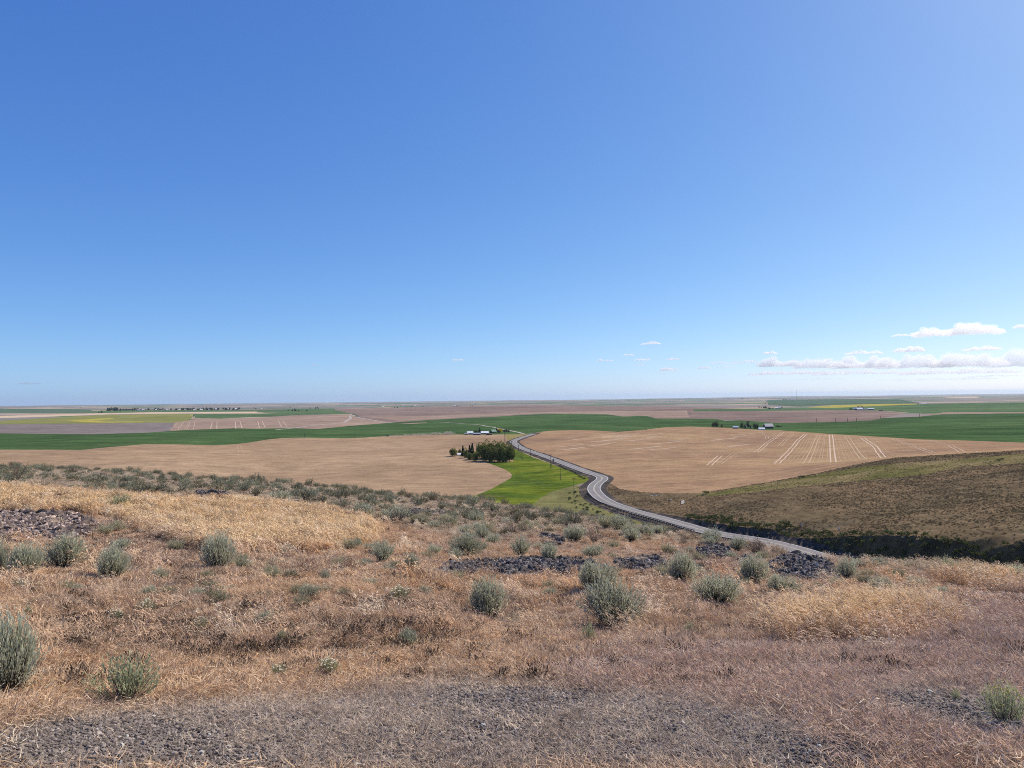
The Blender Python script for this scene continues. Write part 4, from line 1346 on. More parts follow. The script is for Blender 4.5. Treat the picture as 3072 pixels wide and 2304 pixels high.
def stalk(px, py, h_, lab, bushy=0):
    x, y, z = at(px, py)
    dist = view_depth(x, y, z)
    H = h_ * dist / F
    mb = MB()
    w_ = (1.7 if bushy < 4 else 1.0) * dist / F
    for k in range(1 + bushy):
        a = rnd.uniform(0, 6.28); l = rnd.uniform(0, min(.55, .12 + .05 * bushy))
        hh = H * (1 if k == 0 else rnd.uniform(.5, .95))
        b, t = Vector((0, 0, -.02)), Vector((math.cos(a) * l * H, math.sin(a) * l * H, hh))
        mb.tube(b, t, w_ * .6, w_ * .25, 4)
        for _ in range(5):
            u = rnd.uniform(.4, .95); p = b.lerp(t, u); a2 = rnd.uniform(0, 6.28); s = H * rnd.uniform(.06, .2)
            mb.tube(p, p + Vector((math.cos(a2) * s * .6, math.sin(a2) * s * .6, s)), w_ * .3, w_ * .15, 3)
    o = mb.build('dead_weed', m_dead)
    o.location = (x, y, z)
    tag(o, lab, 'weed', 'dead weed stalks')


for a in [(50, 1448, 66, 'tall dead bushy weed against the tan field at left', 14), (240, 1612, 95, 'thin dead stalk rising from the brown rock pile', 0), (278, 1622, 90, 'thin dead stalk just right of the rock pile', 0), (662, 1492, 48, 'thin dead stalk at the top of the golden grass', 0),
          (1997, 1922, 58, 'dark branching dead weed right of the biggest sagebrush', 2), (2378, 1992, 52, 'dark dead tuft on the reddish grass', 5), (2470, 1800, 22, 'short dead stalk left of the lone pale sagebrush', 0), (560, 1610, 60, 'thin dead stalk inside the golden grass', 0),
          (1345, 1840, 30, 'short dead stalks left of the round sagebrush', 3), (782, 1800, 40, 'dead stalk left of the pale sagebrush', 1), (1893, 1716, 42, 'dead bushy weed at the right end of the stone band', 6)]:
    stalk(*a)

# the band of sagebrush along the crest: the largest as things, the rest as one mass
cand = []
tries = 0
while len(cand) < 900 and tries < 9000:
    tries += 1
    px = rnd.uniform(-20, 3090)
    py = rnd.uniform(1385, 1740)
    cand.append((px, py))
C = np.array(cand)
zc = zone('sagey', C[:, 0], C[:, 1], 3)
lev = 1190 - .0105 * (C[:, 0] - 1536)
C = C[zc > .5]
pos = []
for px, py in C:
    x, y = march(px, py, base_z)
    if math.hypot(x, y) < 125: pos.append((x, y))
# also in the open slope in front
for _ in range(170):
    px, py = rnd.uniform(0, 3072), rnd.uniform(1560, 1800)
    x, y = march(px, py, base_z)
    pos.append((x, y))
# and evenly over the crest in plan, so that the far part stays dense
x, y, r = sample(1700, 34, 118, -40, 14)
pos += list(zip(x.tolist(), y.tolist()))
pos = np.array(pos)
pz = ground_z(pos[:, 0], pos[:, 1])
pp = project(np.concatenate([pos, pz[:, None]], 1))
pr = np.hypot(pos[:, 0], pos[:, 1])
okp = (zone('rock', *pp) < .3) & (zone('gold', *pp) < .25) & (zone('red', *pp) < .3)
pos, pz, pr = pos[okp], pz[okp], pr[okp]
size = np.array([rnd.uniform(.4, .95) * (1 if rnd.random() < .85 else 1.3) for _ in pos])
app = size / pr
orderp = np.argsort(-app)
cut = orderp[:225]
pxs_ = project(np.concatenate([pos, pz[:, None]], 1))[0]
for j in cut:
    x, y, z, r, s = *pos[j], pz[j], pr[j], size[j]
    s = min(s, .032 * r) * (.75 if r < 26 else 1)
    h = s * rnd.uniform(.42, .62) / .62
    PLANTED.append((x, y, s))
    o = empty('sagebrush', (x, y, z - .02), rnd.uniform(0, 6.28), (s, s, h))
    sec = 'left of the golden grass end' if pxs_[j] < 1050 else ('above the pasture' if pxs_[j] < 1650 else ('below the guardrail' if pxs_[j] < 2150 else 'below the shaded bank'))
    tag(o, 'small sagebrush in the dense crest belt ' + sec, 'sagebrush', 'sagebrush belt along the crest ' + sec)
    fo, st = (SG_MID + SG_MID2 + SG_MID2 + SG_DEAD)[rnd.randrange(20)] if r < 38 else SG_LOW[rnd.randrange(len(SG_LOW))]
    link_mesh('foliage', fo, None, o)
    link_mesh('stem', st, None, o)
rest = orderp[225:]
m = len(rest)
s = size[rest]
scatter('sagebrush_scrub', 'distant low sagebrush merging along the crest', [a[0] for a in SG_LOW], np.concatenate([pos[rest], pz[rest][:, None] - .03], 1), np.stack([np.zeros(m), np.zeros(m), rng.random(m) * 6.28], 1),
        np.stack([s, s, s * (.75 + .4 * rng.random(m))], 1), rng.integers(0, len(SG_LOW), m), np.ones((m, 3)))

grass_band('dry_grass', 'matted dry cheatgrass covering the hillside close by', 85000, 2.7, 10.5, CL['fine'], 2, .95)
grass_band('dry_grass', 'tan dry grass across the middle of the hillside', 85000, 10.3, 30, CL['mid'], 1, 1.1)
grass_band('dry_grass', 'dry grass up to the crest of the hillside', 52000, 29, 112, CL['wide'], 1, 1.3)


x, y, r = sample(8500, 4.5, 45, power=1)
z = ground_z(x, y)
Z = zones_at(x, y, z)
k = rng.random(len(x)) < (.25 + .75 * Z['dark'] + .3 * Z['sagey']) * (1 - Z['red'] * .8) * (1 - Z['grey'] * .9) * (1 - Z['gold'] * .8) * (1 - Z['rock'])
x, y, z, r = x[k], y[k], z[k], r[k]
m = len(x)
m_tus = leaf_mat('dead_tussock', (.075, .058, .042), (.17, .125, .085), .05, 6.0, .2)
TU = [raw_mesh('tussock_%d' % s_, *shrub(60, 3, .012, .10, s_, h=.4, wild=.3)[:2], m_tus) for s_ in range(71, 75)]
s = (.10 + .2 * rng.random(m) ** 2) * (.8 + .02 * r)
scatter('dead_tussocks', 'dark dead tussocks dotting the dry grass', TU, np.stack([x, y, z - .01], 1), np.stack([np.zeros(m), np.zeros(m), rng.random(m) * 6.28], 1), np.stack([s, s, s], 1), rng.integers(0, 4, m), np.ones((m, 3)))

# shrubs across the hill beyond the road, the lee slope and the verge
m_hsh = leaf_mat('hill_shrub_leaf', (.15, .12, .07), (.25, .195, .11), .25, 3.0, .2)
HS = [raw_mesh('hill_shrub_%d' % s, *shrub(26, 4, .05, .2, s, h=.6)[:2], m_hsh) for s in range(51, 55)]
m_gsh = leaf_mat('verge_shrub_leaf', (.09, .11, .04), (.18, .19, .075), .2, 3.0, .25)
GS = [raw_mesh('verge_shrub_%d' % s, *shrub(30, 4, .05, .2, s, h=.6)[:2], m_gsh) for s in range(55, 58)]
hp = OUT['hill']
lo, hi = hp.min(0), hp.max(0)
q = np.stack([rng.uniform(30, 330, 180000), rng.uniform(120, 560, 180000)], 1)
q = q[inside(hp.tolist(), q)]
d_, sd_, _ = road_rel(q[:, 0], q[:, 1])
hg = inside(OUT['hill_green'].tolist(), q)
nn = fbm(q[:, 0] / 22, q[:, 1] / 22, 41, 3)
k = (d_ > 8.0) & (rng.random(len(q)) < np.clip(.5 + .75 * nn + .3 * (q[:, 0] > 120), .08, 1)) & (~hg | (rng.random(len(q)) < .25)) & (sd_ > 0)
q = q[k][:52000]
m = len(q)
hz = ground_z(q[:, 0], q[:, 1])
s = rng.uniform(.3, .8, m) * np.where(rng.random(m) < .06, 1.6, 1)
scatter('hillside_shrubs', 'thousands of small dark shrubs dotting the brown hill', HS, np.concatenate([q, hz[:, None] - .03], 1), np.stack([np.zeros(m), np.zeros(m), rng.random(m) * 6.28], 1), np.stack([s, s, s * .62], 1), rng.integers(0, 4, m), np.ones((m, 3)))
# verge scrub between pasture and guardrail
vp = P2([(1690, 1478), (1735, 1462), (1752, 1478), (1760, 1500), (1850, 1548), (1950, 1575), (1800, 1560), (1740, 1535), (1700, 1515)])
vv_ = []
for _ in range(500):
    px, py = rnd.uniform(1600, 1960), rnd.uniform(1445, 1580)
    if inside(vp.tolist(), np.array([[px, py]]))[0] and rnd.random() < .8: vv_.append(march(px, py, ground_z, 150))
for px, py in [(1677 + 78 * t, 1397 + 40 * t + 2 * math.sin(9 * t)) for t in np.linspace(0, 1, 40)]: vv_.append(march(px, py, ground_z, 150))
for k_ in range(len(ROAD)):
    if ROAD[k_, 1] > 90 and math.hypot(*ROAD[k_]) < 300 and ROAD[k_, 0] > 60:
        for _ in range(9):      # brush on the face and lip of the cut bank
            o_ = rnd.uniform(7.2, 13.5)
            vv_.append((ROAD[k_, 0] + NOR[k_, 0] * o_ + rnd.uniform(-1.5, 1.5), ROAD[k_, 1] + NOR[k_, 1] * o_ + rnd.uniform(-1.5, 1.5)))
vv_ = np.array(vv_)
vz = ground_z(vv_[:, 0], vv_[:, 1])
m = len(vv_)
s = rng.uniform(.7, 2.0, m)
scatter('roadside_scrub', 'dark green scrub along the road shoulder and over the cut bank', GS, np.concatenate([vv_, vz[:, None] - .05], 1), np.stack([np.zeros(m), np.zeros(m), rng.random(m) * 6.28], 1), np.stack([s, s, s * .9], 1), rng.integers(0, 3, m), np.ones((m, 3)))

# ------------------------------------------------------------------ trees
def crown(n, leaf, seed, shape='round'):
    r_ = random.Random(seed)
    V, Fc = [], []
    lumps = []
    for _ in range(20):
        while True:
            p = Vector((r_.uniform(-1, 1), r_.uniform(-1, 1), r_.uniform(-1, 1)))
            if p.length < 1: break
        lumps.append((Vector((p.x * .37, p.y * .37, .50 + p.z * .40)), r_.uniform(.16, .26)))
    for i in range(n):
        if shape == 'cone':
            t = r_.random() ** 1.5
            rr = .20 * (1 - t) * r_.uniform(.6, 1.1) + .01
            a = r_.uniform(0, 6.28)
            c = Vector((rr * math.cos(a), rr * math.sin(a), .1 + .9 * t))
        else:
            L, R = lumps[r_.randrange(len(lumps))]
            d = Vector((r_.gauss(0, 1), r_.gauss(0, 1), r_.gauss(0, 1))).normalized()
            c = L + d * R * r_.uniform(.75, 1.08)
        nrm = Vector((r_.gauss(0, 1), r_.gauss(0, 1), r_.gauss(0, 1) + .3)).normalized()
        a_ = nrm.orthogonal().normalized(); a_.rotate(Matrix.Rotation(r_.uniform(0, 6.28), 3, nrm)); b_ = nrm.cross(a_)
        s = leaf * r_.uniform(.6, 1.4)
        k = len(V)
        V += [tuple(c + a_ * s), tuple(c + b_ * s * .6), tuple(c - a_ * s), tuple(c - b_ * s * .6)]
        Fc.append((k, k + 1, k + 2, k + 3))
    return V, Fc


def trunk_mesh(seed, shape='round'):
    r_ = random.Random(seed)
    mb = MB()
    top = .5 if shape == 'round' else .95
    mb.tube((0, 0, -.02), (r_.gauss(0, .01), r_.gauss(0, .01), top), .022, .006, 6)
    if shape == 'round':
        for _ in range(5):
            a = r_.uniform(0, 6.28); z0 = r_.uniform(.2, .4)
            mb.tube((0, 0, z0), (math.cos(a) * .24, math.sin(a) * .24, z0 + r_.uniform(.18, .35)), .011, .004, 4)
    return mb.v, mb.f


m_tree = leaf_mat('tree_leaf', (.065, .09, .022), (.27, .28, .075), .3, 4.0, .25)
m_con = leaf_mat('conifer_needle', (.022, .035, .018), (.05, .065, .03), .1, 5.0, .2)
m_ytree = leaf_mat('yellow_leaf', (.52, .38, .03), (.66, .5, .06), .3, 4.0, .05)
m_fart = leaf_mat('far_tree_leaf', (.035, .05, .024), (.07, .085, .04), .1, 4.0, .25)
m_bark = plain('bark', (.10, .08, .06), .3, 8)
TR = [(raw_mesh('broad_crown_%d' % s, *crown(2600, .042, s), m_tree), raw_mesh('broad_trunk_%d' % s, *trunk_mesh(s), m_bark)) for s in range(5)]
CO = [(raw_mesh('cone_crown_%d' % s, *crown(700, .05, s, 'cone'), m_con), raw_mesh('cone_trunk_%d' % s, *trunk_mesh(s, 'cone'), m_bark)) for s in range(2)]
YT = [(raw_mesh('yellow_crown', *crown(500, .07, 9), m_ytree), raw_mesh('yellow_trunk', *trunk_mesh(9), m_bark))]
FT = [(raw_mesh('far_crown_%d' % s, *crown(220, .10, s), m_fart), raw_mesh('far_trunk_%d' % s, *trunk_mesh(s), m_bark)) for s in range(4)]
FC = [(raw_mesh('far_cone_%d' % s, *crown(160, .10, s, 'cone'), m_con), raw_mesh('far_cone_trunk_%d' % s, *trunk_mesh(s, 'cone'), m_bark)) for s in range(2)]


def tree(name, px, py, hpx, wpx, variants, label, group=None, rmin=150., parts=True):
    x, y, z = at(px, py, rmin)
    dist = view_depth(x, y, z)
    H, W = hpx * dist / F, wpx * dist / F
    cr_m, tk = variants[rnd.randrange(len(variants))]
    base_w = .92 if variants not in (CO, FC) else .4
    sc = (W / base_w, W / base_w, H)
    if not parts:
        o = link_mesh(name, cr_m); o.location = (x, y, z - .1 * H); o.scale = sc; o.rotation_euler.z = rnd.uniform(0, 6.28)
        return tag(o, label, 'tree', group)
    o = empty(name, (x, y, z), rnd.uniform(0, 6.28), sc)
    tag(o, label, 'tree', group)
    link_mesh('crown', cr_m, None, o)
    link_mesh('trunk', tk, None, o)
    return o


GG = 'broad trees of the dark grove'
for px, py, h_, w_, t in [(1443, 1376, 48, 36, 'at the left end of the grove beside the conifers'), (1454, 1383, 46, 34, 'in the front row of the grove, at its left end'), (1462, 1376, 54, 40, 'at the highest point of the grove'),
                       (1476, 1384, 48, 38, 'in the front row of the grove, second from the left'), (1484, 1376, 52, 40, 'in the back row of the grove right of the highest tree'), (1498, 1385, 48, 38, 'in the front row of the grove, at its middle'),
                       (1507, 1376, 49, 40, 'in the back row of the grove at its middle'), (1516, 1385, 46, 36, 'in the front row of the grove, second from the right'), (1524, 1377, 47, 36, 'in the back row of the grove near its right end'),
                       (1529, 1385, 44, 30, 'in the front row at the right corner beside the pasture'), (1535, 1379, 40, 24, 'rounding off the right end of the grove')]:
    tree('broad_tree', px, py, h_, w_, TR, 'dark green broadleaf tree ' + t, GG)
tree('broad_tree', 1362, 1369, 25, 24, TR, 'separate leafy tree at the far left of the house roofs')
tree('broad_tree', 1378, 1364, 17, 10, TR, 'small pale tree between the left tree and the first conifer')
tree('broad_tree', 1397, 1374, 30, 15, TR, 'slim tree between the two house roofs')
tree('broad_tree', 1408, 1380, 22, 18, TR, 'low tree in front of the right house roof')
tree('broad_tree', 1425, 1384, 30, 26, TR, 'bushy tree under the two tallest conifers')
tree('conifer_tree', 1389, 1370, 33, 13, CO, 'pointed conifer between the two white house roofs')
tree('conifer_tree', 1409, 1370, 34, 14, CO, 'left of the two tall conifers beside the grove')
tree('conifer_tree', 1417, 1372, 42, 15, CO, 'tallest conifer, right of the pair beside the grove')
# dead snag in the pasture
x, y, z = at(1568, 1380, 150)
mb = MB()
mb.tube((0, 0, 0), (-1.6, 0, 3.4), .22, .14, 5)
for q in ((-1.6, 0, 3.4), (-.8, 0, 1.8), (-1.2, 0, 2.6)):
    for _ in range(3): mb.tube(q, (q[0] + rnd.uniform(-2, 1.2), q[1] + rnd.uniform(-1, 1), q[2] + rnd.uniform(.2, 1.6)), .1, .03, 4)
o = mb.build('dead_tree', m_dead); o.location = (x, y, z)
tag(o, 'bare dead tree leaning in the pasture right of the grove', 'tree')
strip('irrigation_pipe', [march(1541, 1375.5, ground_z, 150), march(1571, 1375.5, ground_z, 150)], .5, m_white, .5)

# ------------------------------------------------------------------ poles, signs
m_wood = plain('pole_wood', (.10, .08, .065), .25, 3)


def pole(px, py, hpx, label, group='utility poles along the road', arm=True, rmin=150., thick=1.0):
    x, y, z = at(px, py, rmin)
    dist = view_depth(x, y, z)
    H = hpx * dist / F
    o = empty('utility_pole', (x, y, z), rnd.uniform(-.3, .3))
    tag(o, label, 'utility pole', group)
    t = max(.17, .00042 * dist) * thick
    MB().tube((0, 0, -1), (0, 0, H), t, t * .7, 7).build('shaft', m_wood, o)
    if arm:
        MB().box(-1.1, 1.1, -t * .7, t * .7, H - .75, H - .5).build('crossarm', m_wood, o)
        ins = MB()
        for dx in (-.95, 0, .95): ins.tube((dx, 0, H - .5), (dx, 0, H - .22), .06, .05, 5)
        ins.build('insulator', m_wood, o)
    return o


for px, py, h_, lab, arm in [(1722, 1489, 56, 'wooden utility pole nearest the guardrail', 1), (1681, 1441, 43, 'second wooden utility pole from the guardrail', 1), (1651, 1403, 40, 'taller of the two poles close together beside the road', 1), (1655.5, 1402, 16, 'short stub pole beside the taller pole', 0),
                             (1591, 1372, 26, 'wooden utility pole standing against the road shoulder', 1), (1556, 1351, 17, 'small utility pole below the far road bend', 1), (1535, 1341, 19, 'thin utility pole in front of the far road bend', 1)]:
    pole(px, py, h_, lab, arm=bool(arm))
o = pole(1515, 1334, 44, 'lone tall pale utility pole with crossarm left of the far bend', 'utility poles along the road', True, thick=1.4)
for px, py, h_, lab in [(2450, 1267, 13, 'first from the left'), (2507, 1266, 12, 'second from the left'), (2543, 1265, 11, 'third from the left'), (2570, 1264, 11, 'fourth from the left'), (2641, 1257, 10, 'fifth from the left'), (2759, 1250, 9, 'sixth from the left')]:
    pole(px, py, h_, 'tiny pole between pink stubble and green wheat, ' + lab, 'far poles between stubble and wheat', False, 600, .8)
for px, py, h_, lab in [(913, 1311, 13, 'tiny pole against the green wheat, left one'), (1065, 1315, 19, 'tiny pole against the green wheat, right one')]:
    pole(px, py, h_, lab, 'poles in front of the green wheat', False, 600, .8)
# marker sign beside the shoulder
x, y, z = at(1660, 1391, 150)
o = empty('road_sign', (x, y, z)); tag(o, 'small dark road sign seen from behind on the road shoulder', 'sign')
MB().box(-.07, .07, -.07, .07, 0, 3.6).build('post', m_post, o)
MB().box(-.65, .65, -.14, -.08, 2.2, 3.7).build('panel', plain('sign_back', (.14, .13, .12), .1), o)
# white notice board on the hill
m_board = plain('bleached_board', (.80, .76, .66), .12, 1.5)
x, y, z = at(2048, 1514, 150)
o = empty('notice_board', (x, y, z), .95, (1.45, 1, 1)); tag(o, 'bleached white two panel board on dark posts on the hill', 'sign')
for x0 in (-1.45, .03): MB().box(x0, x0 + 1.42, -.05, .05, .45, 1.95).build('board', m_board, o)
for x0 in (-1.62, 1.48): MB().box(x0, x0 + .16, -.1, .1, -.2, 2.15).build('post', m_post, o)
m_smudge = plain('faded_print', (.42, .38, .31), .35, 3)
for x0 in (-1.2, .3):
    mbp = MB()
    for k in range(4): mbp.box(x0, x0 + rnd.uniform(.55, .95), -.062, -.05, .75 + k * .27, .84 + k * .27)
    mbp.build('faded_print', m_smudge, o)
MB().tube((1.55, 0, 1.9), (4.0, .3, .1), .05, .05, 5).tube((1.55, 0, 1.3), (4.2, .3, .9), .04, .04, 5).tube((4.1, .3, -.2), (4.1, .3, 1.2), .07, .06, 5).build('brace', m_post, o)
for px, py, lab in ((2404, 1579, 'left'), (2516, 1592, 'right')):
    x, y, z = at(px, py, 150)
    mb = MB().box(-.16, .16, -.05, .05, -.1, .95).box(-.09, .09, -.03, .03, .95, 1.1)
    o = mb.build('marker_post', m_white); o.location = (x, y, z); o.rotation_euler = (0, .12, 0)
    tag(o, 'small white marker post above the shaded bank, %s one' % lab, 'marker post')
# pale boulders on the tan slope below the tan field
m_pale = plain('pale_rock', (.48, .42, .34), .2, 2)
PR = raw_mesh('pale_boulder', *stone(77, .5, 2), m_pale)
for px, py in ((1962, 1484), (1975, 1486), (1988, 1482), (1968, 1487), (2003, 1499), (2012, 1501), (1955, 1488)):
    x, y, z = at(px, py, 150)
    o = link_mesh('rock', PR); o.location = (x, y, z + .1); s = rnd.uniform(.7, 1.5); o.scale = (s, s, s); o.rotation_euler.z = rnd.uniform(0, 6)
    tag(o, 'pale boulder on the brown slope right of the road bend', 'rock', 'pale boulders above the road')

# ------------------------------------------------------------------ farms
m_roofw = plain('white_metal_roof', (.80, .80, .78), .06, .4, .6)
m_roofg = plain('grey_metal_roof', (.34, .36, .38), .1, .4, .6)
m_roofgr = plain('green_metal_roof', (.22, .34, .25), .1, .4, .6)
m_roofp = plain('pale_shingle_roof', (.62, .56, .47), .1, .4)
m_wallw = plain('white_wall', (.62, .61, .58), .08, .4)
m_walld = plain('dark_wall', (.07, .065, .065), .2, .4)
m_wallr = plain('red_barn_wall', (.20, .06, .05), .2, .4)
m_dkgl = plain('dark_opening', (.02, .02, .025), .1, 1, .3)


def barn(name, px, py, wpx, hpx, roof, wall, label, rz=0.0, depth=.7, pitch=.38, cat='farm building', rmin=150., group=None):
    x, y, z = at(px, py, rmin)
    dist = view_depth(x, y, z)
    W, H = wpx * dist / F, hpx * dist / F
    Dp = W * depth
    e = H * (1 - pitch)
    o = empty(name, (x, y, z), rz - math.atan2(x, y))
    tag(o, label, cat, group)
    # ridge runs along the long side; eaves face the view
    MB().box(-W / 2, W / 2, -Dp / 2, Dp / 2, -.5, e).build('wall', wall, o)
    t = .25
    ov = .4
    V = [(s * (W / 2 + ov), yy, zz) for s in (-1, 1) for yy, zz in ((-Dp / 2 - ov, e - .1), (0, H), (Dp / 2 + ov, e - .1), (Dp / 2 + ov, e - .1 + t), (0, H + t), (-Dp / 2 - ov, e - .1 + t))]
    Fc = [(i, (i + 1) % 6, 6 + (i + 1) % 6, 6 + i) for i in range(6)] + [(0, 5, 4, 1), (1, 4, 3, 2), (6, 7, 10, 11), (7, 8, 9, 10)]
    mesh_obj('roof', V, Fc, roof, o)
    gb = MB()
    for s in (-1, 1):
        xx = s * (W / 2 - .03)
        gb.add([(xx, -Dp / 2, e), (xx, Dp / 2, e), (xx, 0, H)], [(0, 1, 2) if s > 0 else (2, 1, 0)])
    gb.build('gable', wall, o)
    MB().box(-W * .14, W * .1, -Dp / 2 - .06, -Dp / 2 - .003, -.4, e * .78).build('door', m_dkgl, o)
    if wpx > 12:
        for fx in (-.36, .3): MB().box(W * fx, W * fx + W * .08, -Dp / 2 - .06, -Dp / 2 - .003, e * .4, e * .7).build('window', m_dkgl, o)
    return o


FG = 'farmstead beside the far road bend'
barn('barn', 1410, 1303, 17, 9, m_roofw, m_wallw, 'white roofed barn at the left of the farmstead', .1, .8, .55, group=FG)
barn('shed', 1400, 1304, 12, 5, m_roofg, m_walld, 'low grey shed at the far left end of the farmstead', 0, .6, .4, group=FG)
barn('shed', 1431, 1305, 22, 6.5, m_roofg, m_walld, 'long dark shed in front of the conifers', -.1, .6, .5, group=FG)
barn('shed', 1454, 1302, 22, 8, m_roofw, m_walld, 'white roofed shed at the middle of the farmstead', .1, .8, .6, group=FG)
barn('shed', 1467, 1305, 18, 4, m_walld, m_wallr, 'low dark red shed in front of the white roofed one', 0, .5, .3, group=FG)
barn('barn', 1480, 1298, 15, 9, m_roofgr, m_walld, 'green roofed house beside the yellow tree', .5, .9, .65, group=FG)
for px, py, h_, w_, v, lab in [(1438, 1300, 18, 6, CO, 'tall conifer behind the long dark shed'), (1429, 1300, 10, 14, FT, 'dark rounded tree behind the long dark shed'), (1443, 1300, 14, 5, CO, 'second conifer behind the long dark shed'), (1490, 1296, 12, 6, FT, 'dark tree left of the yellow tree'),
                               (1500, 1298, 15, 17, YT, 'bright yellow tree at the farmstead'), (1495, 1299, 8, 12, FT, 'dark bush under the yellow tree'), (1513, 1296, 9, 9, FT, 'dark tree behind the tall pale pole'), (1521, 1296, 9, 10, FT, 'first dark tree right of the pole'), (1527, 1297, 8, 7, FT, 'second dark tree right of the pole')]:
    tree('conifer_tree' if v is CO else 'farm_tree', px, py, h_, w_, v, lab, 'farmstead trees', 600)
barn('house', 1378, 1366, 13, 6, m_roofw, m_walld, 'house with white roof left of the pointed conifer', .2, .8, .6, 'house')
barn('house', 1399, 1366, 14, 8, m_roofw, m_wallw, 'house with white roof right of the pointed conifer', -.2, .8, .6, 'house')
# farm on the right behind the tan hill
FR = 'farm behind the reddish tan field'
barn('shed', 2207, 1285.5, 15, 7, m_roofw, m_walld, 'long white roofed shed left of the dark trees', 0, .5, .5, rmin=900, group=FR)
barn('barn', 2305, 1285, 24, 14, m_roofp, m_walld, 'big dark barn with pale pitched roof', .35, .8, .6, rmin=900, group=FR)
barn('shed', 2285, 1289, 17, 6, m_roofw, m_wallw, 'flat white shed in front of the big dark barn', .1, .8, .75, rmin=900, group=FR)
for px, py, h_, w_, lab in [(2140, 1281, 14, 11, 'left tree of the pale green trio'), (2150, 1281, 18, 12, 'tallest tree of the pale green trio'), (2166, 1282, 11, 9, 'right tree of the pale green trio'), (2225, 1284, 18, 11, 'leftmost dark tree of the right farm'),
                            (2234, 1285, 13, 9, 'second dark tree of the right farm'), (2243, 1285, 20, 13, 'tallest dark tree of the right farm'), (2252, 1285, 11, 7, 'narrow dark tree of the right farm'), (2264, 1286, 17, 14, 'round dark tree nearest the flat white shed'), (2272, 1286, 15, 9, 'dark tree touching the flat white shed')]:
    tree('farm_tree', px, py, h_, w_, TR if 'pale' in lab else FT, lab, 'trees of the right farm', 900)
x, y, z = at(2334, 1281.5, 900)
mb = MB()
mb.add(*crown(160, .1, 5))
o = mesh_obj('hedge', mb.v, mb.f, m_fart); o.location = (x, y, z - 1.5); o.scale = (12, 9, 4.4)
tag(o, 'low dark oval hedge right of the big dark barn', 'hedge')
for px, py in ((2235.5, 1282), (2239, 1281), (2252, 1283.5)):
    x, y, z = at(px, py, 900)
    mb = MB().tube((0, 0, 0), (0, 0, 2.4), 1.3, 1.3, 10).tube((0, 0, 2.4), (0, 0, 3.1), 1.35, .3, 10)
    o = mb.build('tank', m_white); o.location = (x, y, z)
    tag(o, 'small round white tank under the dark trees', 'tank', 'tanks under the dark trees')
# farms further off
F3 = 'small far farm on the right'
barn('barn', 2578, 1231, 17, 8, m_roofw, m_walld, 'white roofed barn of the far right farm', .3, .8, .6, rmin=1500, group=F3)
barn('shed', 2594, 1231, 14, 5, m_roofg, m_walld, 'grey roofed shed beside the far right barn', 0, .6, .5, rmin=1500, group=F3)
barn('shed', 2613, 1229.5, 17, 5, m_roofw, m_walld, 'separate pale shed right of the far farm', 0, .5, .5, rmin=1500, group=F3)
barn('house', 2565, 1230, 8, 7, m_roofw, m_walld, 'small white house left of the far right barn', 0, .8, .5, rmin=1500, group=F3)
barn('shed', 2643, 1232.5, 11, 2.5, m_walld, m_walld, 'low dark shed at the right end of the far farm', 0, .6, .3, rmin=1500, group=F3)
for px, py, h_, w_ in [(2552, 1230, 6, 11), (2573, 1228, 12, 10), (2583, 1227, 11, 10), (2588, 1228, 8, 8)]:
    tree('farm_tree', px, py, h_, w_, FT, 'dark tree standing around the far right farm', 'trees round the far right farm', 1500, False)
for px, py, h_, w_ in [(2277, 1224.5, 7, 4), (2284, 1224.5, 5, 4), (2291, 1224.5, 6, 6), (2295, 1224, 7, 7), (2300, 1224.5, 5, 4), (2306, 1226, 5, 6), (2311, 1227, 5, 6), (2318, 1226, 3, 5), (2346, 1225, 5, 5), (2352, 1200, 3, 5), (2358, 1200, 3, 4), (2227, 1196.5, 3, 5), (2754, 1212, 3, 4)]:
    tree('farm_tree', px, py, h_, w_, FT, *(('small dark tree in the row left of the white house below the radio tower', 'row of trees below the radio tower') if 2270 < px < 2320 else
         ('tiny dark tree of the pair left of the radio mast base', 'tree pair left of the mast') if 2350 < px < 2360 else
         ('small dark tree right of the white house below the radio tower', None) if px == 2346 else
         ('tiny dark tree left of the tiny white building near the horizon', None) if px < 2270 else
         ('tiny dark tree left of the white shed far right on the green', None)), 1500, False)
for px, py, w_, h_, lab in [(2330, 1226.5, 10, 4, 'low pale shed of the farm below the radio tower'), (2338, 1226.5, 6, 5, 'white house of the farm below the radio tower'), (2245, 1196.5, 4, 3, 'tiny white building near the horizon'), (2370, 1199.5, 4, 2.5, 'white bin left of the tower base'), (2379, 1199.5, 5, 2.5, 'white bin nearest the tower base'), (2772, 1211.5, 12, 2, 'white shed far right on the green')]:
    barn('shed', px, py, w_, h_, m_roofw, m_wallw, lab, 0, .7, .4, rmin=1500)
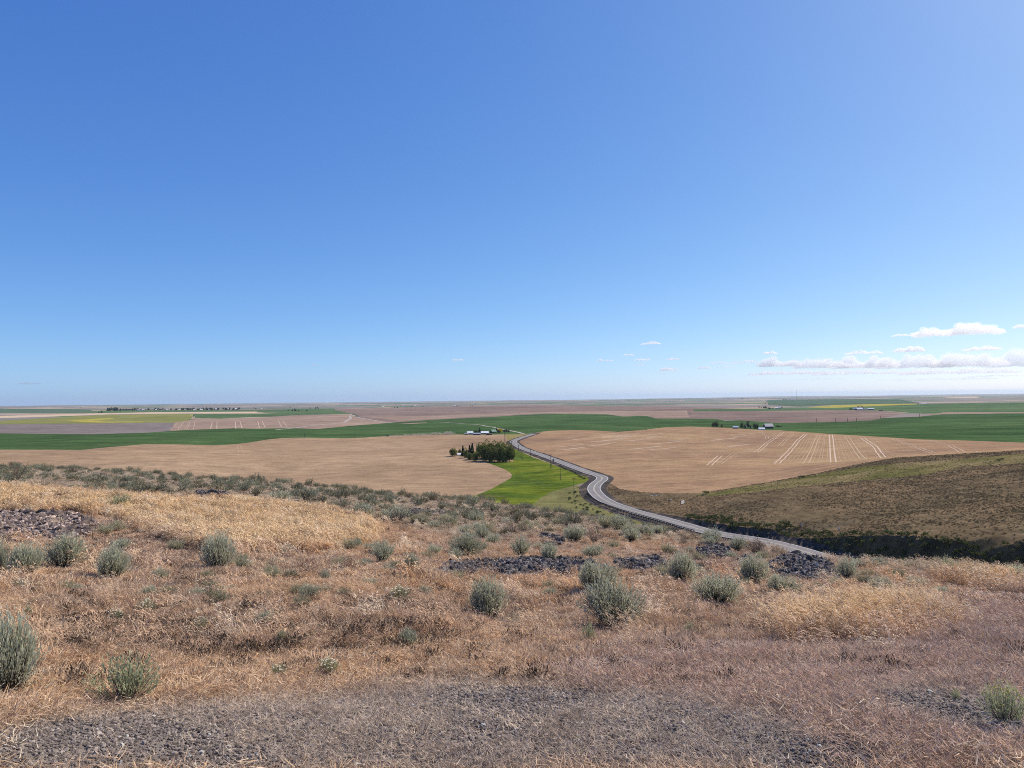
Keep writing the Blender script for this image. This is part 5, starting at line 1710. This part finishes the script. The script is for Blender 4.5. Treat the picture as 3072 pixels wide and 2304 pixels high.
# radio towers
m_tower = plain('tower_steel', (.55, .56, .58), .1, .1)
for px, py, h_, lab in [(2390, 1200, 29, 'slim radio mast on the horizon at right'), (1362, 1219, 16, 'thin mast beside the far farm in the middle')]:
    x, y, z = at(px, py, 1500)
    dist = view_depth(x, y, z); H = h_ * dist / F
    o = empty('radio_tower', (x, y, z)); tag(o, lab, 'radio tower')
    w_ = .00011 * dist
    mb = MB()
    for a in range(3): mb.tube((math.cos(a * 2.1) * w_, math.sin(a * 2.1) * w_, 0), (math.cos(a * 2.1) * w_ * .8, math.sin(a * 2.1) * w_ * .8, H), w_ * .4, w_ * .35, 4)
    mb.build('mast', m_tower, o)
    lat = MB()
    for k in range(14):
        for a in range(3):
            b = a + 1
            lat.tube((math.cos(a * 2.1) * w_, math.sin(a * 2.1) * w_, H * k / 14), (math.cos(b * 2.1) * w_, math.sin(b * 2.1) * w_, H * (k + 1) / 14), w_ * .15, w_ * .15, 3)
    lat.build('lattice', m_tower, o)
    MB().tube((0, 0, H * .9), (0, 0, H * .93), w_ * 2.2, w_ * 2.2, 6).build('antenna', m_tower, o)
# the town on the left and farms across the middle distance
TG = 'trees of the distant town'
FARSEC = lambda px: 'left of the town' if px < 320 else ('just right of the town' if px < 800 else ('beyond the striped pink field' if px < 1000 else ('among the buildings left of the far mast' if px < 1362 else 'right of the far mast'))) 
for k in range(120):
    px = rnd.choice([rnd.uniform(320, 362), rnd.uniform(362, 420), rnd.uniform(420, 560), rnd.uniform(545, 640), rnd.uniform(545, 640), rnd.uniform(640, 725)])
    py = 1231.5 - (px - 320) * .0065 + rnd.uniform(-1.2, 1.2)
    h_ = rnd.uniform(4, 7.5) + (3 if px < 362 else 0)
    sec = 'left end' if px < 420 else ('middle' if px < 545 else ('crowded part below the water tower' if px < 640 else 'right end'))
    tree('town_tree', px, py, h_, rnd.uniform(4, 8), FC if (px < 362 and k % 2) else FT, 'small dark tree in the distant town, ' + sec, TG + ', ' + sec, 1500, False)
for k in range(30):
    px = rnd.uniform(400, 735); py = 1231 - (px - 320) * .006 + rnd.uniform(-.6, 1.4)
    barn('house', px, py, rnd.uniform(4, 8), rnd.uniform(2, 3.4), rnd.choice([m_roofw, m_roofw, m_roofg]), m_wallw, 'tiny pale house among the town trees', 0, .8, .45, 'house', 1500, 'houses of the distant town')
for px, py, h_, lab in ((612, 1226, 9, 'white water tower rising over the town trees'), (418, 1231, 6, 'white silo at the left of the town')):
    x, y, z = at(px, py, 1500)
    dist = view_depth(x, y, z); u = dist / F
    o = empty('water_tower' if h_ > 7 else 'silo', (x, y, z)); tag(o, lab, 'water tower' if h_ > 7 else 'silo')
    MB().tube((0, 0, 0), (0, 0, h_ * u * .6), u * .7, u * .7, 8).build('shaft', m_white, o)
    MB().tube((0, 0, h_ * u * .6), (0, 0, h_ * u * .9), u * 1.3, u * 1.4, 10).tube((0, 0, h_ * u * .9), (0, 0, h_ * u), u * 1.4, u * .3, 10).build('tank', m_white, o)
for px, py, h_, w_ in [(865, 1234, 4, 4), (877, 1233, 6, 5), (884, 1232, 7, 6), (887, 1233.5, 5, 5), (896, 1234, 5, 5), (906, 1234, 3, 4), (921, 1233.5, 4, 6), (931, 1226, 4, 4), (946, 1226, 5, 4), (951, 1225, 5, 5), (955, 1226, 4, 4), (767, 1227, 4, 5), (760, 1225, 3, 4), (871, 1224, 2, 4),
                    (1133, 1216, 4, 2), (1140, 1216, 4, 2), (1185, 1224, 3, 5), (1192, 1224, 4, 6), (1176, 1224, 2, 4), (1235, 1220, 2, 4), (1267, 1220, 2, 6), (1352, 1214, 3, 2), (1334, 1215, 2, 4), (1370, 1219, 3, 7), (1378, 1219, 3, 2), (1412, 1217, 3, 3), (1417, 1217, 3, 3), (305, 1238, 7, 6), (297, 1239, 3, 7), (245, 1222, 2, 5)]:
    tree('farm_tree', px, py, h_, w_, FT, 'tiny dark tree on the far plain ' + FARSEC(px), 'tiny trees on the far plain ' + FARSEC(px), 1500, False)
for px, py, w_, h_ in [(1150, 1222, 6, 2.5), (1189, 1226, 4, 2), (1210, 1220, 6, 2.5), (1246, 1218.5, 5, 2), (1365, 1219.5, 6, 2.5), (1426, 1215, 2, 5), (785, 1227, 4, 2), (249, 1222.5, 4, 2)]:
    barn('house', px, py, w_, h_, m_roofw, m_wallw, 'tiny white building on the far plain ' + FARSEC(px), 0, .8, .45, 'house', 1500, 'tiny buildings on the far plain ' + FARSEC(px))
# bushes on the hill and slope edges
for px, py, h_, w_, lab in [(2117, 1481, 9, 28, 'green bush at the left tip of the olive strip'), (2405, 1433, 7, 24, 'dark green bush on the edge of the tan field'), (2995, 1382, 6, 20, 'left dark green bush high on the right hill'), (3006, 1378, 5, 14, 'right dark green bush high on the right hill'),
                            (2355, 1577, 16, 44, 'dark green bush at the top of the shaded bank')]:
    x, y, z = at(px, py, 150); dist = view_depth(x, y, z)
    o = link_mesh('hill_bush', GS[0]); o.location = (x, y, z - .05); s = w_ * dist / F; o.scale = (s, s, h_ * dist / F / .6)
    tag(o, lab, 'bush')

# vehicle raising dust on the field road
x, y, z = at(1162, 1309, 600)
dist = view_depth(x, y, z)
trk = empty('pickup_truck', (x, y, z), -.1)
tag(trk, 'tiny dark truck raising dust on the edge of the green wheat', 'truck')
m_trk = plain('dark_truck_paint', (.05, .05, .055), .1, 1, .4)
MB().prism([(-2.7, .5), (-2.7, 1.2), (-1.5, 1.25), (-.8, 2.0), (.6, 2.0), (.7, 1.3), (2.7, 1.3), (2.7, .5)], -.95, .95).build('body', m_trk, trk)
for wx in (-1.7, 1.7):
    for wy in (-.9, .9): MB().tube((wx, wy - .12, .42), (wx, wy + .12, .42), .42, .42, 10).build('wheel', m_walld, trk)


def puff_mat(name, c, alpha):
    m, nt, b = new_mat(name)
    b.inputs['Base Color'].default_value = (*c, 1)
    b.inputs['Roughness'].default_value = 1
    b.inputs['Specular IOR Level'].default_value = 0
    tr = N(nt, 'ShaderNodeBsdfTransparent')
    tl = N(nt, 'ShaderNodeBsdfTranslucent'); tl.inputs[0].default_value = (*c, 1)
    m1 = N(nt, 'ShaderNodeMixShader'); m1.inputs[0].default_value = .45
    nt.links.new(b.outputs[0], m1.inputs[1]); nt.links.new(tl.outputs[0], m1.inputs[2])
    m2 = N(nt, 'ShaderNodeMixShader'); m2.inputs[0].default_value = alpha
    nt.links.new(tr.outputs[0], m2.inputs[1]); nt.links.new(m1.outputs[0], m2.inputs[2])
    nt.links.new(m2.outputs[0], nt.nodes['Material Output'].inputs[0])
    return m


import bmesh
bmi = bmesh.new(); bmesh.ops.create_icosphere(bmi, subdivisions=1, radius=1)
ICO = (np.array([v.co[:] for v in bmi.verts]), [tuple(v.index for v in f.verts) for f in bmi.faces]); bmi.free()


def puffs(lst):
    V, Fc = [], []
    for c, (a, b, h) in lst:
        k = len(V)
        R = np.array(Euler((0, 0, rnd.uniform(0, 6.28))).to_matrix())
        q = (ICO[0] * (1 + .25 * rng.normal(size=(len(ICO[0]), 1)) * .5)) @ R.T * np.array((a, b, h)) + np.array(c)
        V += q.tolist(); Fc += [tuple(i + k for i in f) for f in ICO[1]]
    return V, Fc


pf = []
for k in range(150):
    t = rnd.random()
    px = 1168 + t * 195
    py = 1307.5 - t * 5 - rnd.random() ** 2 * (1.5 + 7 * t) * (.5 + .5 * math.sin(t * 16) ** 2)
    wx, wy = march(1168 + t * 195, 1308 - t * 5, ground_z, 600)
    dz = (1308 - t * 5 - py) * math.hypot(wx, wy) / F
    gz = float(ground_z(wx, wy)[0])
    s = rnd.uniform(.5, 1.3) * (.7 + 1.3 * t)
    pf.append(((wx, wy + rnd.uniform(-4, 8), gz + dz + .3), (s * 2.2, s * 2, s * .9)))
o = mesh_obj('dust', *puffs(pf), puff_mat('dust_cloud', (.62, .55, .44), .16), None, True)
tag(o, 'pale dust plume trailing behind the truck along the wheat', None, None, 'stuff')

# ------------------------------------------------------------------ clouds
VAP = {}


def vapour(name, dens):
    if dens in VAP: return VAP[dens]
    m = VAP[dens] = D.materials.new(name)
    m.use_nodes = True
    t = m.node_tree
    t.nodes.remove(t.nodes['Principled BSDF'])
    v = N(t, 'ShaderNodeVolumePrincipled')
    v.inputs['Color'].default_value = (1, 1, 1, 1)
    v.inputs['Density'].default_value = dens
    v.inputs['Anisotropy'].default_value = 0.45
    t.links.new(v.outputs[0], t.nodes['Material Output'].inputs['Volume'])
    return m





def cloud(px, py, wpx, hpx, label, thin=False, n=None, base=1900.0, lumps=4):
    """flat based fair weather cloud; px,py is the middle of its base"""
    d = ray(px, py)
    el = d[2] / math.hypot(d[0], d[1])
    r = base / el
    if r > 90000: r = 90000
    u = r / F
    az = math.atan2(d[0], d[1])
    W, H = wpx * u * math.cos(az) ** 2, hpx * u * math.cos(az)
    n = n or int(50 + wpx * 2.2)
    lp = [(rnd.uniform(-.4, .4), rnd.uniform(.5, 1.0)) for _ in range(lumps)]
    lst = []
    for _ in range(n):
        x = rnd.uniform(-.5, .5)
        env = (1 - (2 * x) ** 2) ** .5 * (.2 + .8 * max(hh * math.exp(-((x - c) / max(.05, .45 / lumps)) ** 2) for c, hh in lp))
        zz = rnd.random() ** 1.1 * env * H
        s = H * rnd.uniform(.12, .24) * (1.1 - .4 * zz / max(H, 1))
        sx = s * rnd.uniform(1.3, 2.4) if not thin else s * rnd.uniform(2, 5)
        lst.append(((x * W, rnd.uniform(-.25, .25) * W, zz + s * .5), (sx, sx, s * .75)))
    o = mesh_obj('cloud', *puffs(lst), vapour('cloud_vapour', 10 ** (round(6 * math.log10((1.3 if thin else 3.2) / (.35 * W + 2 * H))) / 6)), None, True)
    rm = o.modifiers.new('merge', 'REMESH')
    rm.mode, rm.voxel_size = 'VOXEL', max(H / 13, W / 110)
    o.location = (r * math.sin(az), r * math.cos(az), r * el)
    o.rotation_euler.z = -az
    return tag(o, label, 'cloud', 'fair weather clouds')


for px, py, w_, h_, lab, th in [
    (2870, 1005, 260, 38, 'large white cloud highest in the right of the sky', 0), (2702, 1009, 52, 10, 'small flat cloud left of the large white one', 0), (2728, 1056, 86, 20, 'white cloud under the large high one', 0), (2590, 1062, 110, 14, 'flat white cloud left above the cloud bank', 0),
    (2945, 1052, 110, 18, 'flat white cloud rising from the right of the cloud bank', 0), (1952, 1033, 58, 10, 'single flat cloud highest left of the cloud bank', 0), (1885, 1067, 30, 8, 'tiny cloud below the single flat one', 0), (1800, 1083, 16, 7, 'tiniest cloud, leftmost of the row', 0),
    (1827, 1084, 24, 7, 'tiny cloud second in the row', 0), (1928, 1082, 46, 10, 'small cloud third in the row', 0), (2019, 1080, 40, 9, 'small cloud fourth in the row', 0), (1920, 1096, 26, 6, 'faint cloud below the third in the row', 1), (2008, 1112, 50, 16, 'low lumpy cloud above its own flat streak', 0), (2004, 1121, 56, 5, 'flat streak under the low lumpy cloud', 1),
    (2114, 1106, 44, 10, 'small cloud just left of the cloud bank', 0), (2180, 1091, 90, 9, 'left of the two long thin clouds over the bank', 0), (2250, 1088, 70, 9, 'right of the two long thin clouds over the bank', 0), (2310, 1062, 40, 10, 'small flat cloud over the left of the bank', 0),
    (1373, 1082, 34, 8, 'small lone cloud over the farmstead', 0), (942, 1097, 18, 6, 'tiny faint cloud in the left of the sky', 1), (2340, 1100, 120, 34, 'lumpy left head of the cloud bank', 0), (2180, 1102, 60, 6, 'faint streak left of the bank', 1),
    (2470, 1104, 170, 32, 'second head of the cloud bank from the left', 0), (2590, 1104, 190, 40, 'middle head of the cloud bank', 0), (2740, 1104, 220, 42, 'wide right middle head of the cloud bank', 0), (2900, 1100, 220, 50, 'tall right head of the cloud bank', 0), (3050, 1100, 180, 54, 'right end of the cloud bank at the photo edge', 0),
    (2360, 1124, 230, 18, 'grey flat base of the cloud bank, left part', 0), (2580, 1124, 300, 20, 'grey flat base of the cloud bank, middle part', 0), (2870, 1122, 360, 24, 'grey flat base of the cloud bank, right part', 0), (3060, 985, 40, 14, 'cloud cut by the right edge of the photo', 0),
    (2800, 1142, 420, 10, 'long faint streak under the cloud bank', 1), (2450, 1140, 220, 7, 'faint streak under the left of the bank', 1), (3000, 1130, 200, 8, 'pale streak under the right end of the bank', 1), (90, 1153, 70, 7, 'faint streak low in the left sky', 1), (270, 1183, 30, 4, 'faintest streak just above the left horizon', 1)]:
    cloud(px, py, w_, h_, lab, bool(th), lumps=max(3, int(w_ / 22)))

# ------------------------------------------------------------------ air
mh = D.materials.new('air')
mh.use_nodes = True
nth = mh.node_tree
nth.nodes.remove(nth.nodes['Principled BSDF'])
pv = N(nth, 'ShaderNodeVolumePrincipled')
pv.inputs['Color'].default_value = (.66, .83, 1.0, 1)
pv.inputs['Density'].default_value = 2.1e-5
pv.inputs['Anisotropy'].default_value = 0.2
nth.links.new(pv.outputs[0], nth.nodes['Material Output'].inputs['Volume'])
mh.cycles.homogeneous_volume = True if hasattr(mh.cycles, 'homogeneous_volume') else None
zb = min(v for o in D.objects if o.get('kind') == 'structure' and o.type == 'MESH' for v in (min(c[2] for c in o.bound_box),)) - 1
hz_ = MB().box(-43000, 43000, -43000, 43000, zb - 5, 75).build('haze', mh)
tag(hz_, 'thin pale air fading the far fields', None, None, 'stuff')
